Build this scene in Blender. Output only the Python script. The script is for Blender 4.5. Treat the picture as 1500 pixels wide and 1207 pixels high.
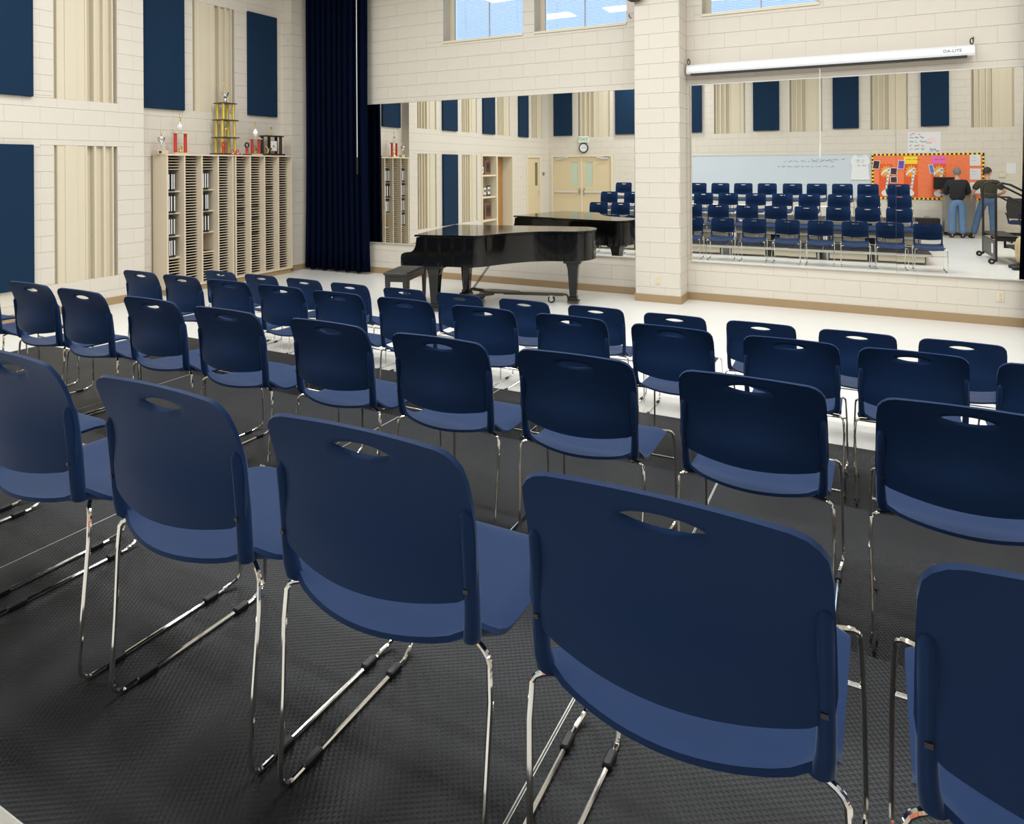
import bpy, bmesh, math, random
from mathutils import Vector, Matrix
random.seed(7)
R = math.radians
SC = bpy.context.scene
COL = SC.collection
for o in list(bpy.data.objects):
    bpy.data.objects.remove(o)

# ------------------------------------------------------------------ camera, world, light, exposure
H = 1.87
cam_d = bpy.data.cameras.new('camera')
cam_d.sensor_fit = 'HORIZONTAL'; cam_d.sensor_width = 36.0
cam_d.lens = 1003.5 / 1500 * 36.0
cam_d.shift_y = -(603.5 - 242.8) / 1500
cam_d.clip_start = 0.05; cam_d.clip_end = 200
cam = bpy.data.objects.new('camera', cam_d); COL.objects.link(cam)
cam.matrix_world = (Matrix.Translation((0, 0, H)) @ Matrix.Rotation(R(27.528), 4, 'Z')
                    @ Matrix.Rotation(R(90), 4, 'X') @ Matrix.Rotation(R(-0.3269), 4, 'Z'))
SC.camera = cam
SC.view_settings.view_transform = 'Standard'
SC.view_settings.look = 'None'
SC.view_settings.gamma = 1.0
SC.view_settings.use_curve_mapping = False
SC.view_settings.exposure = 0.0

W = bpy.data.worlds.new('daylight_sky'); SC.world = W
W.use_nodes = True
wb = W.node_tree.nodes['Background']
wb.inputs[0].default_value = (0.74, 0.86, 1.0, 1)
wb.inputs[1].default_value = 1.9

CEIL = 5.6
def area_light(x, y, z, sx, sy, power, col=(0.975, 1.0, 1.015)):
    l = bpy.data.lights.new('ceiling_or_fill_lamp', 'AREA'); l.shape = 'RECTANGLE'
    l.size = sx; l.size_y = sy; l.energy = power; l.color = col
    o = bpy.data.objects.new('ceiling_or_fill_lamp', l); COL.objects.link(o)
    o.location = (x, y, z)
    return o
LAMP_POWER = 44
LAMPS = []
for lx in (-6.9, -4.9, -2.9, -0.9, 1.2, 3.4):
    for ly in (2.0, 4.3, 6.5):
        LAMPS.append((lx, ly))
        area_light(lx, ly, CEIL - 0.075, 1.15, 0.55, LAMP_POWER)

for lx, ly, p in ((-5.6, -1.0, 2.6), (3.4, -0.9, 0.6)):  # added lamps: one for left chair-back sheen, one to brighten the back wall
    LAMPS.append((lx, ly)); area_light(lx, ly, CEIL - 0.075, 1.15, 0.55, LAMP_POWER * p)

# ------------------------------------------------------------------ materials
def sr(r, g, b):
    f = lambda c: (c / 12.92) if c <= 0.04045 else ((c + 0.055) / 1.055) ** 2.4
    return (f(r / 255), f(g / 255), f(b / 255))
def mat(name, col, rough=0.5, metal=0.0, spec=0.5, noise=None, bump=None, emit=None, coat=0.0, sheen=0.0):
    m = bpy.data.materials.new(name); m.use_nodes = True
    nt = m.node_tree; b = nt.nodes['Principled BSDF']
    b.inputs['Base Color'].default_value = (*col, 1)
    b.inputs['Roughness'].default_value = rough
    b.inputs['Metallic'].default_value = metal
    b.inputs['Specular IOR Level'].default_value = spec
    b.inputs['Coat Weight'].default_value = coat
    b.inputs['Coat Roughness'].default_value = 0.03
    b.inputs['Sheen Weight'].default_value = sheen
    if sheen:
        b.inputs['Sheen Roughness'].default_value = 0.35; b.inputs['Sheen Tint'].default_value = (0.75, 0.85, 1.0, 1)
    if emit:
        b.inputs['Emission Color'].default_value = (*emit[0], 1)
        b.inputs['Emission Strength'].default_value = emit[1]
    tc = None
    if noise or bump:
        tc = nt.nodes.new('ShaderNodeTexCoord')
    if noise:
        scale, amt = noise
        n = nt.nodes.new('ShaderNodeTexNoise'); n.inputs['Scale'].default_value = scale
        n.inputs['Detail'].default_value = 4
        nt.links.new(tc.outputs['Object'], n.inputs['Vector'])
        mx = nt.nodes.new('ShaderNodeMix'); mx.data_type = 'RGBA'
        lo = tuple(max(0, c * (1 - amt)) for c in col); hi = tuple(min(1, c * (1 + amt)) for c in col)
        mx.inputs['A'].default_value = (*lo, 1); mx.inputs['B'].default_value = (*hi, 1)
        nt.links.new(n.outputs['Fac'], mx.inputs['Factor'])
        nt.links.new(mx.outputs['Result'], b.inputs['Base Color'])
    if bump:
        scale, strength, dist = bump
        n = nt.nodes.new('ShaderNodeTexNoise'); n.inputs['Scale'].default_value = scale
        n.inputs['Detail'].default_value = 2
        nt.links.new(tc.outputs['Object'], n.inputs['Vector'])
        bp = nt.nodes.new('ShaderNodeBump'); bp.inputs['Strength'].default_value = strength
        bp.inputs['Distance'].default_value = dist
        nt.links.new(n.outputs['Fac'], bp.inputs['Height'])
        nt.links.new(bp.outputs['Normal'], b.inputs['Normal'])
    return m

M = {}
M['wall'] = mat('painted_block', sr(216, 208, 195), 0.45, noise=(1.3, 0.025), bump=(90, 0.12, 0.004))
M['joint'] = mat('painted_mortar', sr(212, 204, 191), 0.5)
M['well'] = mat('painted_well', sr(213, 202, 178), 0.6, noise=(2, 0.03))
M['ceil'] = mat('ceiling_tile', sr(226, 224, 216), 0.8)
M['base'] = mat('tan_vinyl', sr(163, 138, 104), 0.4, noise=(3, 0.05))
M['plastic'] = mat('navy_plastic', (0.0085, 0.0262, 0.082), 0.48, spec=0.07, sheen=0.20, bump=(900, 0.05, 0.001))
M['chrome'] = mat('chrome', (0.78, 0.77, 0.74), 0.08, metal=1.0)
M['black'] = mat('black_plastic', (0.01, 0.01, 0.011), 0.4)
M['dblack'] = mat('black_steel', (0.012, 0.012, 0.013), 0.35)
M['alum'] = mat('aluminium', (0.60, 0.60, 0.58), 0.35, metal=0.9)
M['alumw'] = mat('pale_aluminium', (0.68, 0.67, 0.62), 0.4, metal=0.3)
M['panel'] = mat('navy_fabric_panel', sr(20, 45, 70), 0.9, noise=(260, 0.25), spec=0.2)
M['curtain'] = mat('navy_velour', (0.0008, 0.0032, 0.0145), 0.85, spec=0.05, sheen=0.0, noise=(30, 0.25))
M['lacquer'] = mat('black_lacquer', (0.004, 0.004, 0.004), 0.07, spec=0.42)
M['satinblack'] = mat('satin_black_wood', (0.022, 0.021, 0.02), 0.35, noise=(15, 0.3))
M['benchpad'] = mat('black_vinyl', (0.03, 0.032, 0.03), 0.45, bump=(60, 0.2, 0.003))
M['steel'] = mat('dark_bronze_steel', (0.07, 0.062, 0.045), 0.4, metal=0.5)
M['white'] = mat('white_enamel', sr(236, 237, 238), 0.35)
M['screencase'] = mat('white_screen_case', sr(232, 235, 238), 0.3)
M['cubby'] = mat('almond_laminate', sr(222, 208, 184), 0.5, noise=(2, 0.03))
M['cubbyin'] = mat('almond_shelf', sr(216, 200, 170), 0.55)
M['slot_shade'] = mat('shaded_slot_shelf', sr(62, 46, 30), 0.6)  # shadow of the deep slots put into the shelf colour as dark brown
M['toe'] = mat('tan_toe_kick', sr(170, 144, 104), 0.5)
M['gold'] = mat('gold_plate', (0.72, 0.55, 0.18), 0.25, metal=0.9)
M['goldcol'] = mat('gold_foil_column', (0.70, 0.56, 0.12), 0.35, metal=0.6, noise=(60, 0.4))
M['silver'] = mat('silver_plate', (0.75, 0.75, 0.76), 0.2, metal=0.9)
M['redcol'] = mat('red_foil_column', (0.62, 0.05, 0.03), 0.3, metal=0.3, noise=(40, 0.3))
M['marble'] = mat('cream_marble', sr(206, 192, 160), 0.3, noise=(20, 0.15))
M['walnut'] = mat('walnut', (0.045, 0.02, 0.012), 0.35, noise=(12, 0.3))
M['plaque'] = mat('plaque_wood', (0.26, 0.12, 0.045), 0.4, noise=(10, 0.25))
M['oak'] = mat('orange_oak', (0.42, 0.20, 0.055), 0.4, noise=(6, 0.15))
M['paper'] = mat('white_paper', sr(226, 226, 226), 0.7)
M['orange'] = mat('orange_paper', sr(245, 128, 82), 0.75, noise=(14, 0.08), bump=(12, 0.5, 0.02))
M['redorange'] = mat('red_orange_paper', sr(228, 92, 40), 0.7, noise=(30, 0.2))
M['yellow'] = mat('yellow_paper', sr(250, 220, 50), 0.7)
M['amber'] = mat('amber_paper', sr(246, 170, 50), 0.7)
M['pink'] = mat('pink_paper', sr(240, 110, 185), 0.7)
M['photo'] = mat('dark_photo_print', sr(70, 45, 50), 0.4, noise=(25, 0.9))
M['photo2'] = mat('violet_photo_print', sr(110, 80, 170), 0.4, noise=(25, 0.7))
M['ink'] = mat('black_ink', (0.02, 0.02, 0.025), 0.6)
M['greyink'] = mat('grey_ink', sr(120, 126, 135), 0.6)
M['inkred'] = mat('pink_marker', sr(215, 120, 140), 0.6)
M['inkblue'] = mat('blue_marker', sr(90, 130, 190), 0.6)
M['inkgreen'] = mat('green_marker', sr(90, 180, 140), 0.6)
M['board'] = mat('whiteboard', sr(205, 214, 222), 0.2)
M['doorp'] = mat('tan_door_paint', sr(214, 196, 160), 0.45)
M['frame'] = mat('cream_frame_paint', sr(222, 211, 186), 0.45)
M['glassgreen'] = mat('wired_glass', sr(190, 205, 185), 0.1, spec=0.5)
M['glassdark'] = mat('dark_glass', sr(105, 100, 75), 0.1)
M['clockface'] = mat('clock_face', sr(232, 233, 236), 0.4)
M['exitw'] = mat('exit_sign_case', sr(232, 238, 228), 0.4)
M['exitg'] = mat('exit_green', sr(60, 170, 110), 0.4)
M['skin'] = mat('skin', sr(205, 155, 130), 0.5)
M['denim'] = mat('blue_denim', sr(92, 124, 160), 0.8, noise=(14, 0.25))
M['denim2'] = mat('mid_blue_denim', sr(72, 98, 132), 0.8, noise=(14, 0.25))
M['jacket'] = mat('black_jacket', sr(24, 25, 30), 0.8)
M['olive'] = mat('olive_cotton', sr(58, 56, 38), 0.85, noise=(20, 0.15))
M['khaki'] = mat('khaki_cotton', sr(190, 170, 132), 0.85, noise=(12, 0.12))
M['hairg'] = mat('grey_hair', sr(120, 118, 116), 0.7, noise=(80, 0.4))
M['hairb'] = mat('brown_hair', sr(62, 44, 32), 0.7, noise=(80, 0.4))
M['shoe'] = mat('dark_leather', sr(40, 32, 28), 0.5)
M['greycab'] = mat('grey_laminate', sr(150, 148, 140), 0.5)
M['navyfab'] = mat('navy_upholstery', sr(32, 46, 80), 0.85)
M['binder'] = mat('black_binder', (0.012, 0.012, 0.014), 0.45)
M['flagr'] = mat('red_flag_cloth', sr(190, 40, 50), 0.8)
M['cloth'] = mat('white_cotton', sr(228, 230, 232), 0.85, bump=(8, 0.4, 0.02))
M['brick'] = None

# mirror
mm = mat('mirror_silver', (0.91, 0.915, 0.89), 0.0, metal=1.0); M['mirror'] = mm
# glass pane
def glass_mat():
    m = bpy.data.materials.new('window_glass'); m.use_nodes = True
    nt = m.node_tree; nt.nodes.clear()
    out = nt.nodes.new('ShaderNodeOutputMaterial'); mx = nt.nodes.new('ShaderNodeMixShader')
    t = nt.nodes.new('ShaderNodeBsdfTransparent'); g = nt.nodes.new('ShaderNodeBsdfGlossy')
    g.inputs['Roughness'].default_value = 0.02; t.inputs[0].default_value = (0.93, 0.96, 1.0, 1)
    f = nt.nodes.new('ShaderNodeFresnel'); f.inputs[0].default_value = 1.5
    nt.links.new(f.outputs[0], mx.inputs[0]); nt.links.new(t.outputs[0], mx.inputs[1]); nt.links.new(g.outputs[0], mx.inputs[2])
    nt.links.new(mx.outputs[0], out.inputs[0]); return m
M['glass'] = glass_mat()
def blind_mat():
    m = bpy.data.materials.new('blind_slat'); m.use_nodes = True
    nt = m.node_tree; b = nt.nodes['Principled BSDF']
    b.inputs['Base Color'].default_value = (*sr(205, 222, 240), 1); b.inputs['Roughness'].default_value = 0.4
    out = nt.nodes['Material Output']; tr = nt.nodes.new('ShaderNodeBsdfTranslucent')
    tr.inputs[0].default_value = (0.55, 0.68, 0.85, 1)
    mx = nt.nodes.new('ShaderNodeMixShader'); mx.inputs[0].default_value = 0.45
    nt.links.new(b.outputs[0], mx.inputs[1]); nt.links.new(tr.outputs[0], mx.inputs[2]); nt.links.new(mx.outputs[0], out.inputs[0])
    return m
M['blind'] = blind_mat()
# white vinyl floor: faint tiles, waxed
def floor_mat():
    m = mat('waxed_white_tile', sr(229, 228, 223), 0.22, spec=0.45, noise=(1.1, 0.025))
    nt = m.node_tree; b = nt.nodes['Principled BSDF']
    tc = nt.nodes.new('ShaderNodeTexCoord')
    n = nt.nodes.new('ShaderNodeTexNoise'); n.inputs['Scale'].default_value = 3.0
    mr = nt.nodes.new('ShaderNodeMapRange'); mr.inputs['To Min'].default_value = 0.23; mr.inputs['To Max'].default_value = 0.27
    nt.links.new(tc.outputs['Object'], n.inputs['Vector']); nt.links.new(n.outputs['Fac'], mr.inputs['Value'])
    nt.links.new(mr.outputs['Result'], b.inputs['Roughness'])
    return m
M['floor'] = floor_mat()
# black rubber riser deck: small pyramids in a diagonal lattice
def rubber_mat():
    m = mat('black_rubber_deck', (0.0115, 0.012, 0.0135), 0.42, spec=0.30)
    nt = m.node_tree; b = nt.nodes['Principled BSDF']
    tc = nt.nodes.new('ShaderNodeTexCoord'); sp = nt.nodes.new('ShaderNodeSeparateXYZ')
    nt.links.new(tc.outputs['Object'], sp.inputs[0])
    def math_(op, a, bb=None):
        n = nt.nodes.new('ShaderNodeMath'); n.operation = op
        for i, v in enumerate((a, bb)):
            if v is None: continue
            if isinstance(v, (int, float)): n.inputs[i].default_value = v
            else: nt.links.new(v, n.inputs[i])
        return n.outputs[0]
    k = math.pi / 0.0115
    ux = math_('ADD', math_('MULTIPLY', sp.outputs[0], 0.843), math_('MULTIPLY', sp.outputs[1], 0.538))
    uy = math_('SUBTRACT', math_('MULTIPLY', sp.outputs[1], 0.843), math_('MULTIPLY', sp.outputs[0], 0.538))
    h = math_('ABSOLUTE', math_('MULTIPLY', math_('SINE', math_('MULTIPLY', ux, k)), math_('SINE', math_('MULTIPLY', uy, k))))
    bp = nt.nodes.new('ShaderNodeBump'); bp.inputs['Strength'].default_value = 0.40; bp.inputs['Distance'].default_value = 0.0022
    nt.links.new(h, bp.inputs['Height']); nt.links.new(bp.outputs['Normal'], b.inputs['Normal'])
    n = nt.nodes.new('ShaderNodeTexNoise'); n.inputs['Scale'].default_value = 3.5; n.inputs['Detail'].default_value = 3
    mr = nt.nodes.new('ShaderNodeMapRange'); mr.inputs['To Min'].default_value = 0.36; mr.inputs['To Max'].default_value = 0.56
    nt.links.new(tc.outputs['Object'], n.inputs['Vector']); nt.links.new(n.outputs['Fac'], mr.inputs['Value'])
    nt.links.new(mr.outputs['Result'], b.inputs['Roughness'])
    return m
M['rubber'] = rubber_mat()

# ------------------------------------------------------------------ mesh helpers
class MB:
    def __init__(self): self.v = []; self.f = []
    def add(self, vs, fs):
        k = len(self.v); self.v += [tuple(p) for p in vs]; self.f += [tuple(i + k for i in f) for f in fs]; return self
    def box(self, x0, x1, y0, y1, z0, z1):
        vs = [(x, y, z) for z in (z0, z1) for y in (y0, y1) for x in (x0, x1)]
        return self.add(vs, [(0, 2, 3, 1), (4, 5, 7, 6), (0, 1, 5, 4), (2, 6, 7, 3), (0, 4, 6, 2), (1, 3, 7, 5)])
    def cbox(self, c, s): return self.box(c[0]-s[0]/2, c[0]+s[0]/2, c[1]-s[1]/2, c[1]+s[1]/2, c[2]-s[2]/2, c[2]+s[2]/2)
    def bbox(self, x0, x1, y0, y1, z0, z1, b):      # box with chamfered edges (top, bottom and uprights)
        def ring(i, z): return [(x0+i+b, y0+i, z), (x1-i-b, y0+i, z), (x1-i, y0+i+b, z), (x1-i, y1-i-b, z), (x1-i-b, y1-i, z), (x0+i+b, y1-i, z), (x0+i, y1-i-b, z), (x0+i, y0+i+b, z)]
        vs = ring(b, z0) + ring(0, z0+b) + ring(0, z1-b) + ring(b, z1)
        fs = [tuple(reversed(range(8)))]
        for k in range(3):
            for i in range(8): fs.append((k*8+i, k*8+(i+1) % 8, (k+1)*8+(i+1) % 8, (k+1)*8+i))
        fs.append(tuple(range(24, 32)))
        return self.add(vs, fs)
    def tube(self, pts, r, n=8, cap=True, rs=None):
        pts = [Vector(p) for p in pts]; N = len(pts); vs = []; fs = []
        tan = []
        for i in range(N):
            a = pts[max(0, i-1)]; b = pts[min(N-1, i+1)]; t = (b-a); tan.append(t.normalized() if t.length > 1e-9 else Vector((0, 0, 1)))
        u = tan[0].orthogonal().normalized()
        for i in range(N):
            t = tan[i]; u = (u - t*u.dot(t)); u = u.normalized() if u.length > 1e-6 else t.orthogonal().normalized()
            w = t.cross(u); rr = rs[i] if rs else r
            for k in range(n):
                a = 2*math.pi*k/n; vs.append(pts[i] + u*(rr*math.cos(a)) + w*(rr*math.sin(a)))
        for i in range(N-1):
            for k in range(n): fs.append((i*n+k, i*n+(k+1) % n, (i+1)*n+(k+1) % n, (i+1)*n+k))
        if cap: fs.append(tuple(reversed(range(n)))); fs.append(tuple(range((N-1)*n, N*n)))
        return self.add(vs, fs)
    def lathe(self, prof, c=(0, 0, 0), n=16, axis='Z'):   # prof: (r, h)
        vs = []; fs = []
        for r_, h in prof:
            for k in range(n):
                a = 2*math.pi*k/n; p = (r_*math.cos(a), r_*math.sin(a), h)
                if axis == 'X': p = (p[2], p[0], p[1])
                if axis == 'Y': p = (p[1], p[2], p[0])
                vs.append((p[0]+c[0], p[1]+c[1], p[2]+c[2]))
        for i in range(len(prof)-1):
            for k in range(n): fs.append((i*n+k, i*n+(k+1) % n, (i+1)*n+(k+1) % n, (i+1)*n+k))
        fs.append(tuple(reversed(range(n)))); fs.append(tuple(range((len(prof)-1)*n, len(prof)*n)))
        return self.add(vs, fs)
    def prism(self, poly, z0, z1, ax='Z'):       # extrude a 2-D outline
        n = len(poly)
        def P(a, b, h): return {'Z': (a, b, h), 'Y': (a, h, b), 'X': (h, a, b)}[ax]
        vs = [P(a, b, z0) for a, b in poly] + [P(a, b, z1) for a, b in poly]
        fs = [tuple(reversed(range(n))), tuple(range(n, 2*n))] + [(i, (i+1) % n, n+(i+1) % n, n+i) for i in range(n)]
        return self.add(vs, fs)
    def ball(self, c, r, n=12, m=8, s=(1, 1, 1)):
        vs = []; fs = []
        for i in range(1, m):
            th = math.pi*i/m
            for k in range(n):
                a = 2*math.pi*k/n
                vs.append((c[0]+r*s[0]*math.sin(th)*math.cos(a), c[1]+r*s[1]*math.sin(th)*math.sin(a), c[2]+r*s[2]*math.cos(th)))
        vs += [(c[0], c[1], c[2]+r*s[2]), (c[0], c[1], c[2]-r*s[2])]; T = len(vs)-2
        for i in range(m-2):
            for k in range(n): fs.append((i*n+k, (i+1)*n+k, (i+1)*n+(k+1) % n, i*n+(k+1) % n))
        for k in range(n): fs.append((T, k, (k+1) % n)); fs.append((T+1, (m-2)*n+(k+1) % n, (m-2)*n+k))
        return self.add(vs, fs)
    def mesh(self, name, m, smooth=False, angle=40):
        me = bpy.data.meshes.new(name); me.from_pydata(self.v, [], self.f); me.validate()
        bm = bmesh.new(); bm.from_mesh(me); bmesh.ops.recalc_face_normals(bm, faces=bm.faces); bm.to_mesh(me); bm.free()
        if m is not None: me.materials.append(m)
        if smooth:
            me.shade_smooth(); me.set_sharp_from_angle(angle=R(angle))
        return me
    def build(self, name, m, parent=None, smooth=False, **kw):
        return link(name, self.mesh(name, m, smooth), parent, **kw)
def link(name, me, parent=None, label=None, cat=None, group=None, kind=None, loc=None, rotz=None):
    o = bpy.data.objects.new(name, me); COL.objects.link(o)
    if parent: o.parent = parent
    if loc: o.location = loc
    if rotz: o.rotation_euler.z = rotz
    tag(o, label, cat, group, kind)
    return o
def tag(o, label=None, cat=None, group=None, kind=None):
    if label: o['label'] = label
    if cat: o['category'] = cat
    if group: o['group'] = group
    if kind: o['kind'] = kind
    return o
def thing(name, label, cat, loc=(0, 0, 0), rotz=0, group=None):
    o = bpy.data.objects.new(name, None); COL.objects.link(o); o.empty_display_size = 0.1
    o.location = loc; o.rotation_euler.z = rotz
    return tag(o, label, cat, group)
def copy_tree(o, parent=None):
    c = o.copy(); COL.objects.link(c); c.parent = parent
    for ch in list(o.children): copy_tree(ch, c)
    return c
def text_mesh(s, size, m, name='lettering', ext=0.001):
    cu = bpy.data.curves.new('txt', 'FONT'); cu.body = s; cu.size = size; cu.align_x = 'CENTER'; cu.align_y = 'CENTER'; cu.extrude = ext
    to = bpy.data.objects.new('txt', cu); COL.objects.link(to)
    dg = bpy.context.evaluated_depsgraph_get(); dg.update()
    me = bpy.data.meshes.new_from_object(to.evaluated_get(dg)); me.name = name
    bpy.data.objects.remove(to); me.materials.clear(); me.materials.append(m)
    return me
ORD = ['first', 'second', 'third', 'fourth', 'fifth', 'sixth', 'seventh', 'eighth', 'ninth', 'tenth', 'eleventh', 'twelfth', 'thirteenth']

# ------------------------------------------------------------------ room dimensions
D = 9.58      # front wall (mirrors)
L = -9.20     # left wall
LN = -9.40    # back of the niche
YB = -2.20    # back wall
XR = 5.40     # right wall
N0, N1 = 6.26, 9.10   # niche along the left wall
BH, BW = 0.2032, 0.4064

def subtract(rect, holes):
    out = [rect]
    for (a0, a1, b0, b1) in holes:
        nxt = []
        for (x0, x1, z0, z1) in out:
            if a1 <= x0 or a0 >= x1 or b1 <= z0 or b0 >= z1: nxt.append((x0, x1, z0, z1)); continue
            if z0 < b0: nxt.append((x0, x1, z0, b0))
            if z1 > b1: nxt.append((x0, x1, b1, z1))
            m0, m1 = max(z0, b0), min(z1, b1)
            if x0 < a0: nxt.append((x0, a0, m0, m1))
            if x1 > a1: nxt.append((a1, x1, m0, m1))
        out = nxt
    return out
_bcache = {}
def block_mesh(w, h):
    key = (round(w, 3), round(h, 3))
    if key not in _bcache:
        mb = MB(); g = 0.0020; gv = 0.0005; e = 0.0018; w2, h2 = w/2, h/2; T = 0.006
        a = (-w2+gv, w2-gv, -h2+g, h2-g)
        # front at local y = -T (faces -y), base at y = 0, slightly eased edges
        base = [(a[0], 0, a[2]), (a[1], 0, a[2]), (a[1], 0, a[3]), (a[0], 0, a[3])]
        mid = [(p[0], -T+e*0.6, p[2]) for p in base]; e2 = 0.0006
        fr = [(a[0]+e2, -T, a[2]+e), (a[1]-e2, -T, a[2]+e), (a[1]-e2, -T, a[3]-e), (a[0]+e2, -T, a[3]-e)]
        mb.add(base+mid+fr, [(i, (i+1) % 4, 4+(i+1) % 4, 4+i) for i in range(4)] + [(4+i, 4+(i+1) % 4, 8+(i+1) % 4, 8+i) for i in range(4)] + [(8, 9, 10, 11)])
        _bcache[key] = mb.mesh('concrete_block', M['wall'])
    return _bcache[key]
def block_face(parent, s0, s1, z0, z1, place, rotz, holes, limit=300, prefer=None, off=0.0):
    """blocks on a wall face; place(s, z) -> world point on the mortar plane"""
    rects = []
    i0 = int(math.floor(z0/BH)); i1 = int(math.ceil(z1/BH))
    for i in range(i0, i1):
        sh = off + (BW/2 if i % 2 else 0)
        j0 = int(math.floor((s0-sh)/BW)); j1 = int(math.ceil((s1-sh)/BW))
        for j in range(j0, j1):
            r = (max(s0, sh+j*BW), min(s1, sh+(j+1)*BW), max(z0, i*BH), min(z1, (i+1)*BH))
            if r[1]-r[0] < 0.012 or r[3]-r[2] < 0.012: continue
            for q in subtract(r, holes):
                if q[1]-q[0] > 0.015 and q[3]-q[2] > 0.015: rects.append(q)
    if prefer: rects.sort(key=prefer)
    ind, rest = rects[:limit], rects[limit:]
    for q in ind:
        w, h = q[1]-q[0], q[3]-q[2]
        o = link('concrete_block', block_mesh(w, h), parent)
        o.location = place((q[0]+q[1])/2, (q[2]+q[3])/2); o.rotation_euler.z = rotz
    if rest:
        mb = MB(); rm = Matrix.Rotation(rotz, 4, 'Z')
        for q in rest:
            me = block_mesh(q[1]-q[0], q[3]-q[2]); p = Vector(place((q[0]+q[1])/2, (q[2]+q[3])/2))
            mb.add([rm @ v.co + p for v in me.vertices], [tuple(pl.vertices) for pl in me.polygons])
        mb.build('block_courses', M['wall'], parent, kind='stuff')
    return len(rects)
def wall_slab(mb, s0, s1, z0, z1, holes, boxf):
    for q in subtract((s0, s1, z0, z1), holes): boxf(mb, *q)

# ---------- floor, ceiling
MB().box(L-0.6, XR+0.3, YB-0.6, D+0.6, -0.12, 0).build('floor', M['floor'], kind='structure')
MB().box(L-0.6, XR+0.3, YB-0.6, D+0.6, CEIL, CEIL+0.15).build('ceiling', M['ceil'], kind='structure')

# ---------- front wall
Z_M0, Z_M1 = 0.54, 2.965
WIN = [(-6.27, -4.79), (-4.59, -3.11), (-2.03, -0.55)]
WZ0, WZ1 = 3.94, 5.15
holes_w = [(a, b, WZ0, WZ1) for a, b in WIN]
mb = MB()
wall_slab(mb, L-0.3, XR+0.3, 0, CEIL, holes_w, lambda m, a, b, c, d: m.box(a, b, D+0.006, D+0.32, c, d))
front = mb.build('wall_front', M['joint'], kind='structure')
PX0, PX1, PY = -2.865, -2.245, 9.175
mir_h = [(-8.05, -2.99, Z_M0+0.02, Z_M1-0.02), (-2.20, 1.535, Z_M0+0.02, Z_M1-0.02)]
nb = block_face(front, -7.95, 2.4, 0, 4.75, lambda s, z: (s, D+0.006, z), 0, holes_w + mir_h + [(PX0, PX1, 0, CEIL)],
           prefer=lambda q: (abs((q[0]+q[1])/2+3) > 4.9, -q[1]), off=0.1)
pil = MB().box(PX0+0.006, PX1-0.006, PY+0.006, D+0.1, 0, CEIL).build('pilaster', M['joint'], front)
block_face(pil, PX0, PX1, 0, 4.75, lambda s, z: (s, PY+0.006, z), 0, [], off=PX0)
block_face(pil, PY, D, 0, 4.75, lambda s, z: (PX1-0.006, s, z), R(90), [], off=PY)
block_face(pil, PY, D, 0, 4.75, lambda s, z: (PX0+0.006, s, z), R(-90), [], off=PY)
# windows
for i, (a, b) in enumerate(WIN):
    win = MB()
    win = thing('window_%d' % (i+1), None, None); win['kind'] = 'structure'
    fy = D+0.25
    mb = MB(); t = 0.075
    mb.box(a, a+t, fy-0.03, fy+0.04, WZ0, WZ1); mb.box(b-t*0.6, b, fy-0.03, fy+0.04, WZ0, WZ1)
    mb.box(a+t, b-t*0.6, fy-0.03, fy+0.04, WZ0, WZ0+0.05); mb.box(a+t, b-t*0.6, fy-0.03, fy+0.04, WZ1-0.05, WZ1)
    mb.box((a+b)/2-0.008, (a+b)/2+0.008, fy+0.0, fy+0.02, WZ0+0.05, WZ1-0.05)
    mb.build('window_frame', M['frame'], win)
    MB().box(a+t, b-t*0.6, fy-0.01, fy-0.006, WZ0+0.05, WZ1-0.05).build('pane', M['glass'], win)
    mb = MB(); z = WZ0+0.065
    while z < WZ1-0.06:
        c = (fy+0.05, z); dy, dz = 0.010, 0.0115
        mb.add([(a+t, c[0]-dy, c[1]-dz), (b-t*0.6, c[0]-dy, c[1]-dz), (b-t*0.6, c[0]+dy, c[1]+dz), (a+t, c[0]+dy, c[1]+dz)], [(0, 1, 2, 3)])
        z += 0.0225
    mb.build('blind_slats', M['blind'], win, kind='stuff')
    mb = MB()
    for fx in (0.14, 0.86):
        x = a+t+(b-a-1.6*t)*fx; mb.box(x-0.002, x+0.002, fy+0.03, fy+0.034, WZ0+0.05, WZ1-0.05)
    mb.build('ladder_cord', M['white'], win)
    MB().box(a-0.0, b+0.0, D-0.02, D+0.25, WZ0-0.035, WZ0).build('window_sill', M['frame'], win)
# baseboards
def base_strip(name, boxes):
    mb = MB()
    for bx in boxes: mb.box(*bx)
    return mb.build(name, M['base'], kind='structure')
bt = 0.012
base_strip('baseboard_front', [(L, PX0, D-bt, D+0.004, 0, 0.102), (PX0-bt, PX1+bt, PY-bt, PY+0.004, 0, 0.102), (PX1-0.004, PX1+bt, PY, D, 0, 0.102), (PX0-bt, PX0+0.004, PY, D, 0, 0.102), (PX1, XR, D-bt, D+0.004, 0, 0.102)])
base_strip('baseboard_left', [(L-0.004, L+bt, 2.70, N0, 0, 0.102), (L-0.004, L+bt, -0.32, 0.60, 0, 0.102), (L-0.004, L+bt, YB, -1.5, 0, 0.102), (LN-0.004, LN+bt, N0, N1, 0, 0.102), (LN, L, N1-bt, N1+0.004, 0, 0.102), (L-0.004, L+bt, N1, D, 0, 0.102)])

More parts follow.
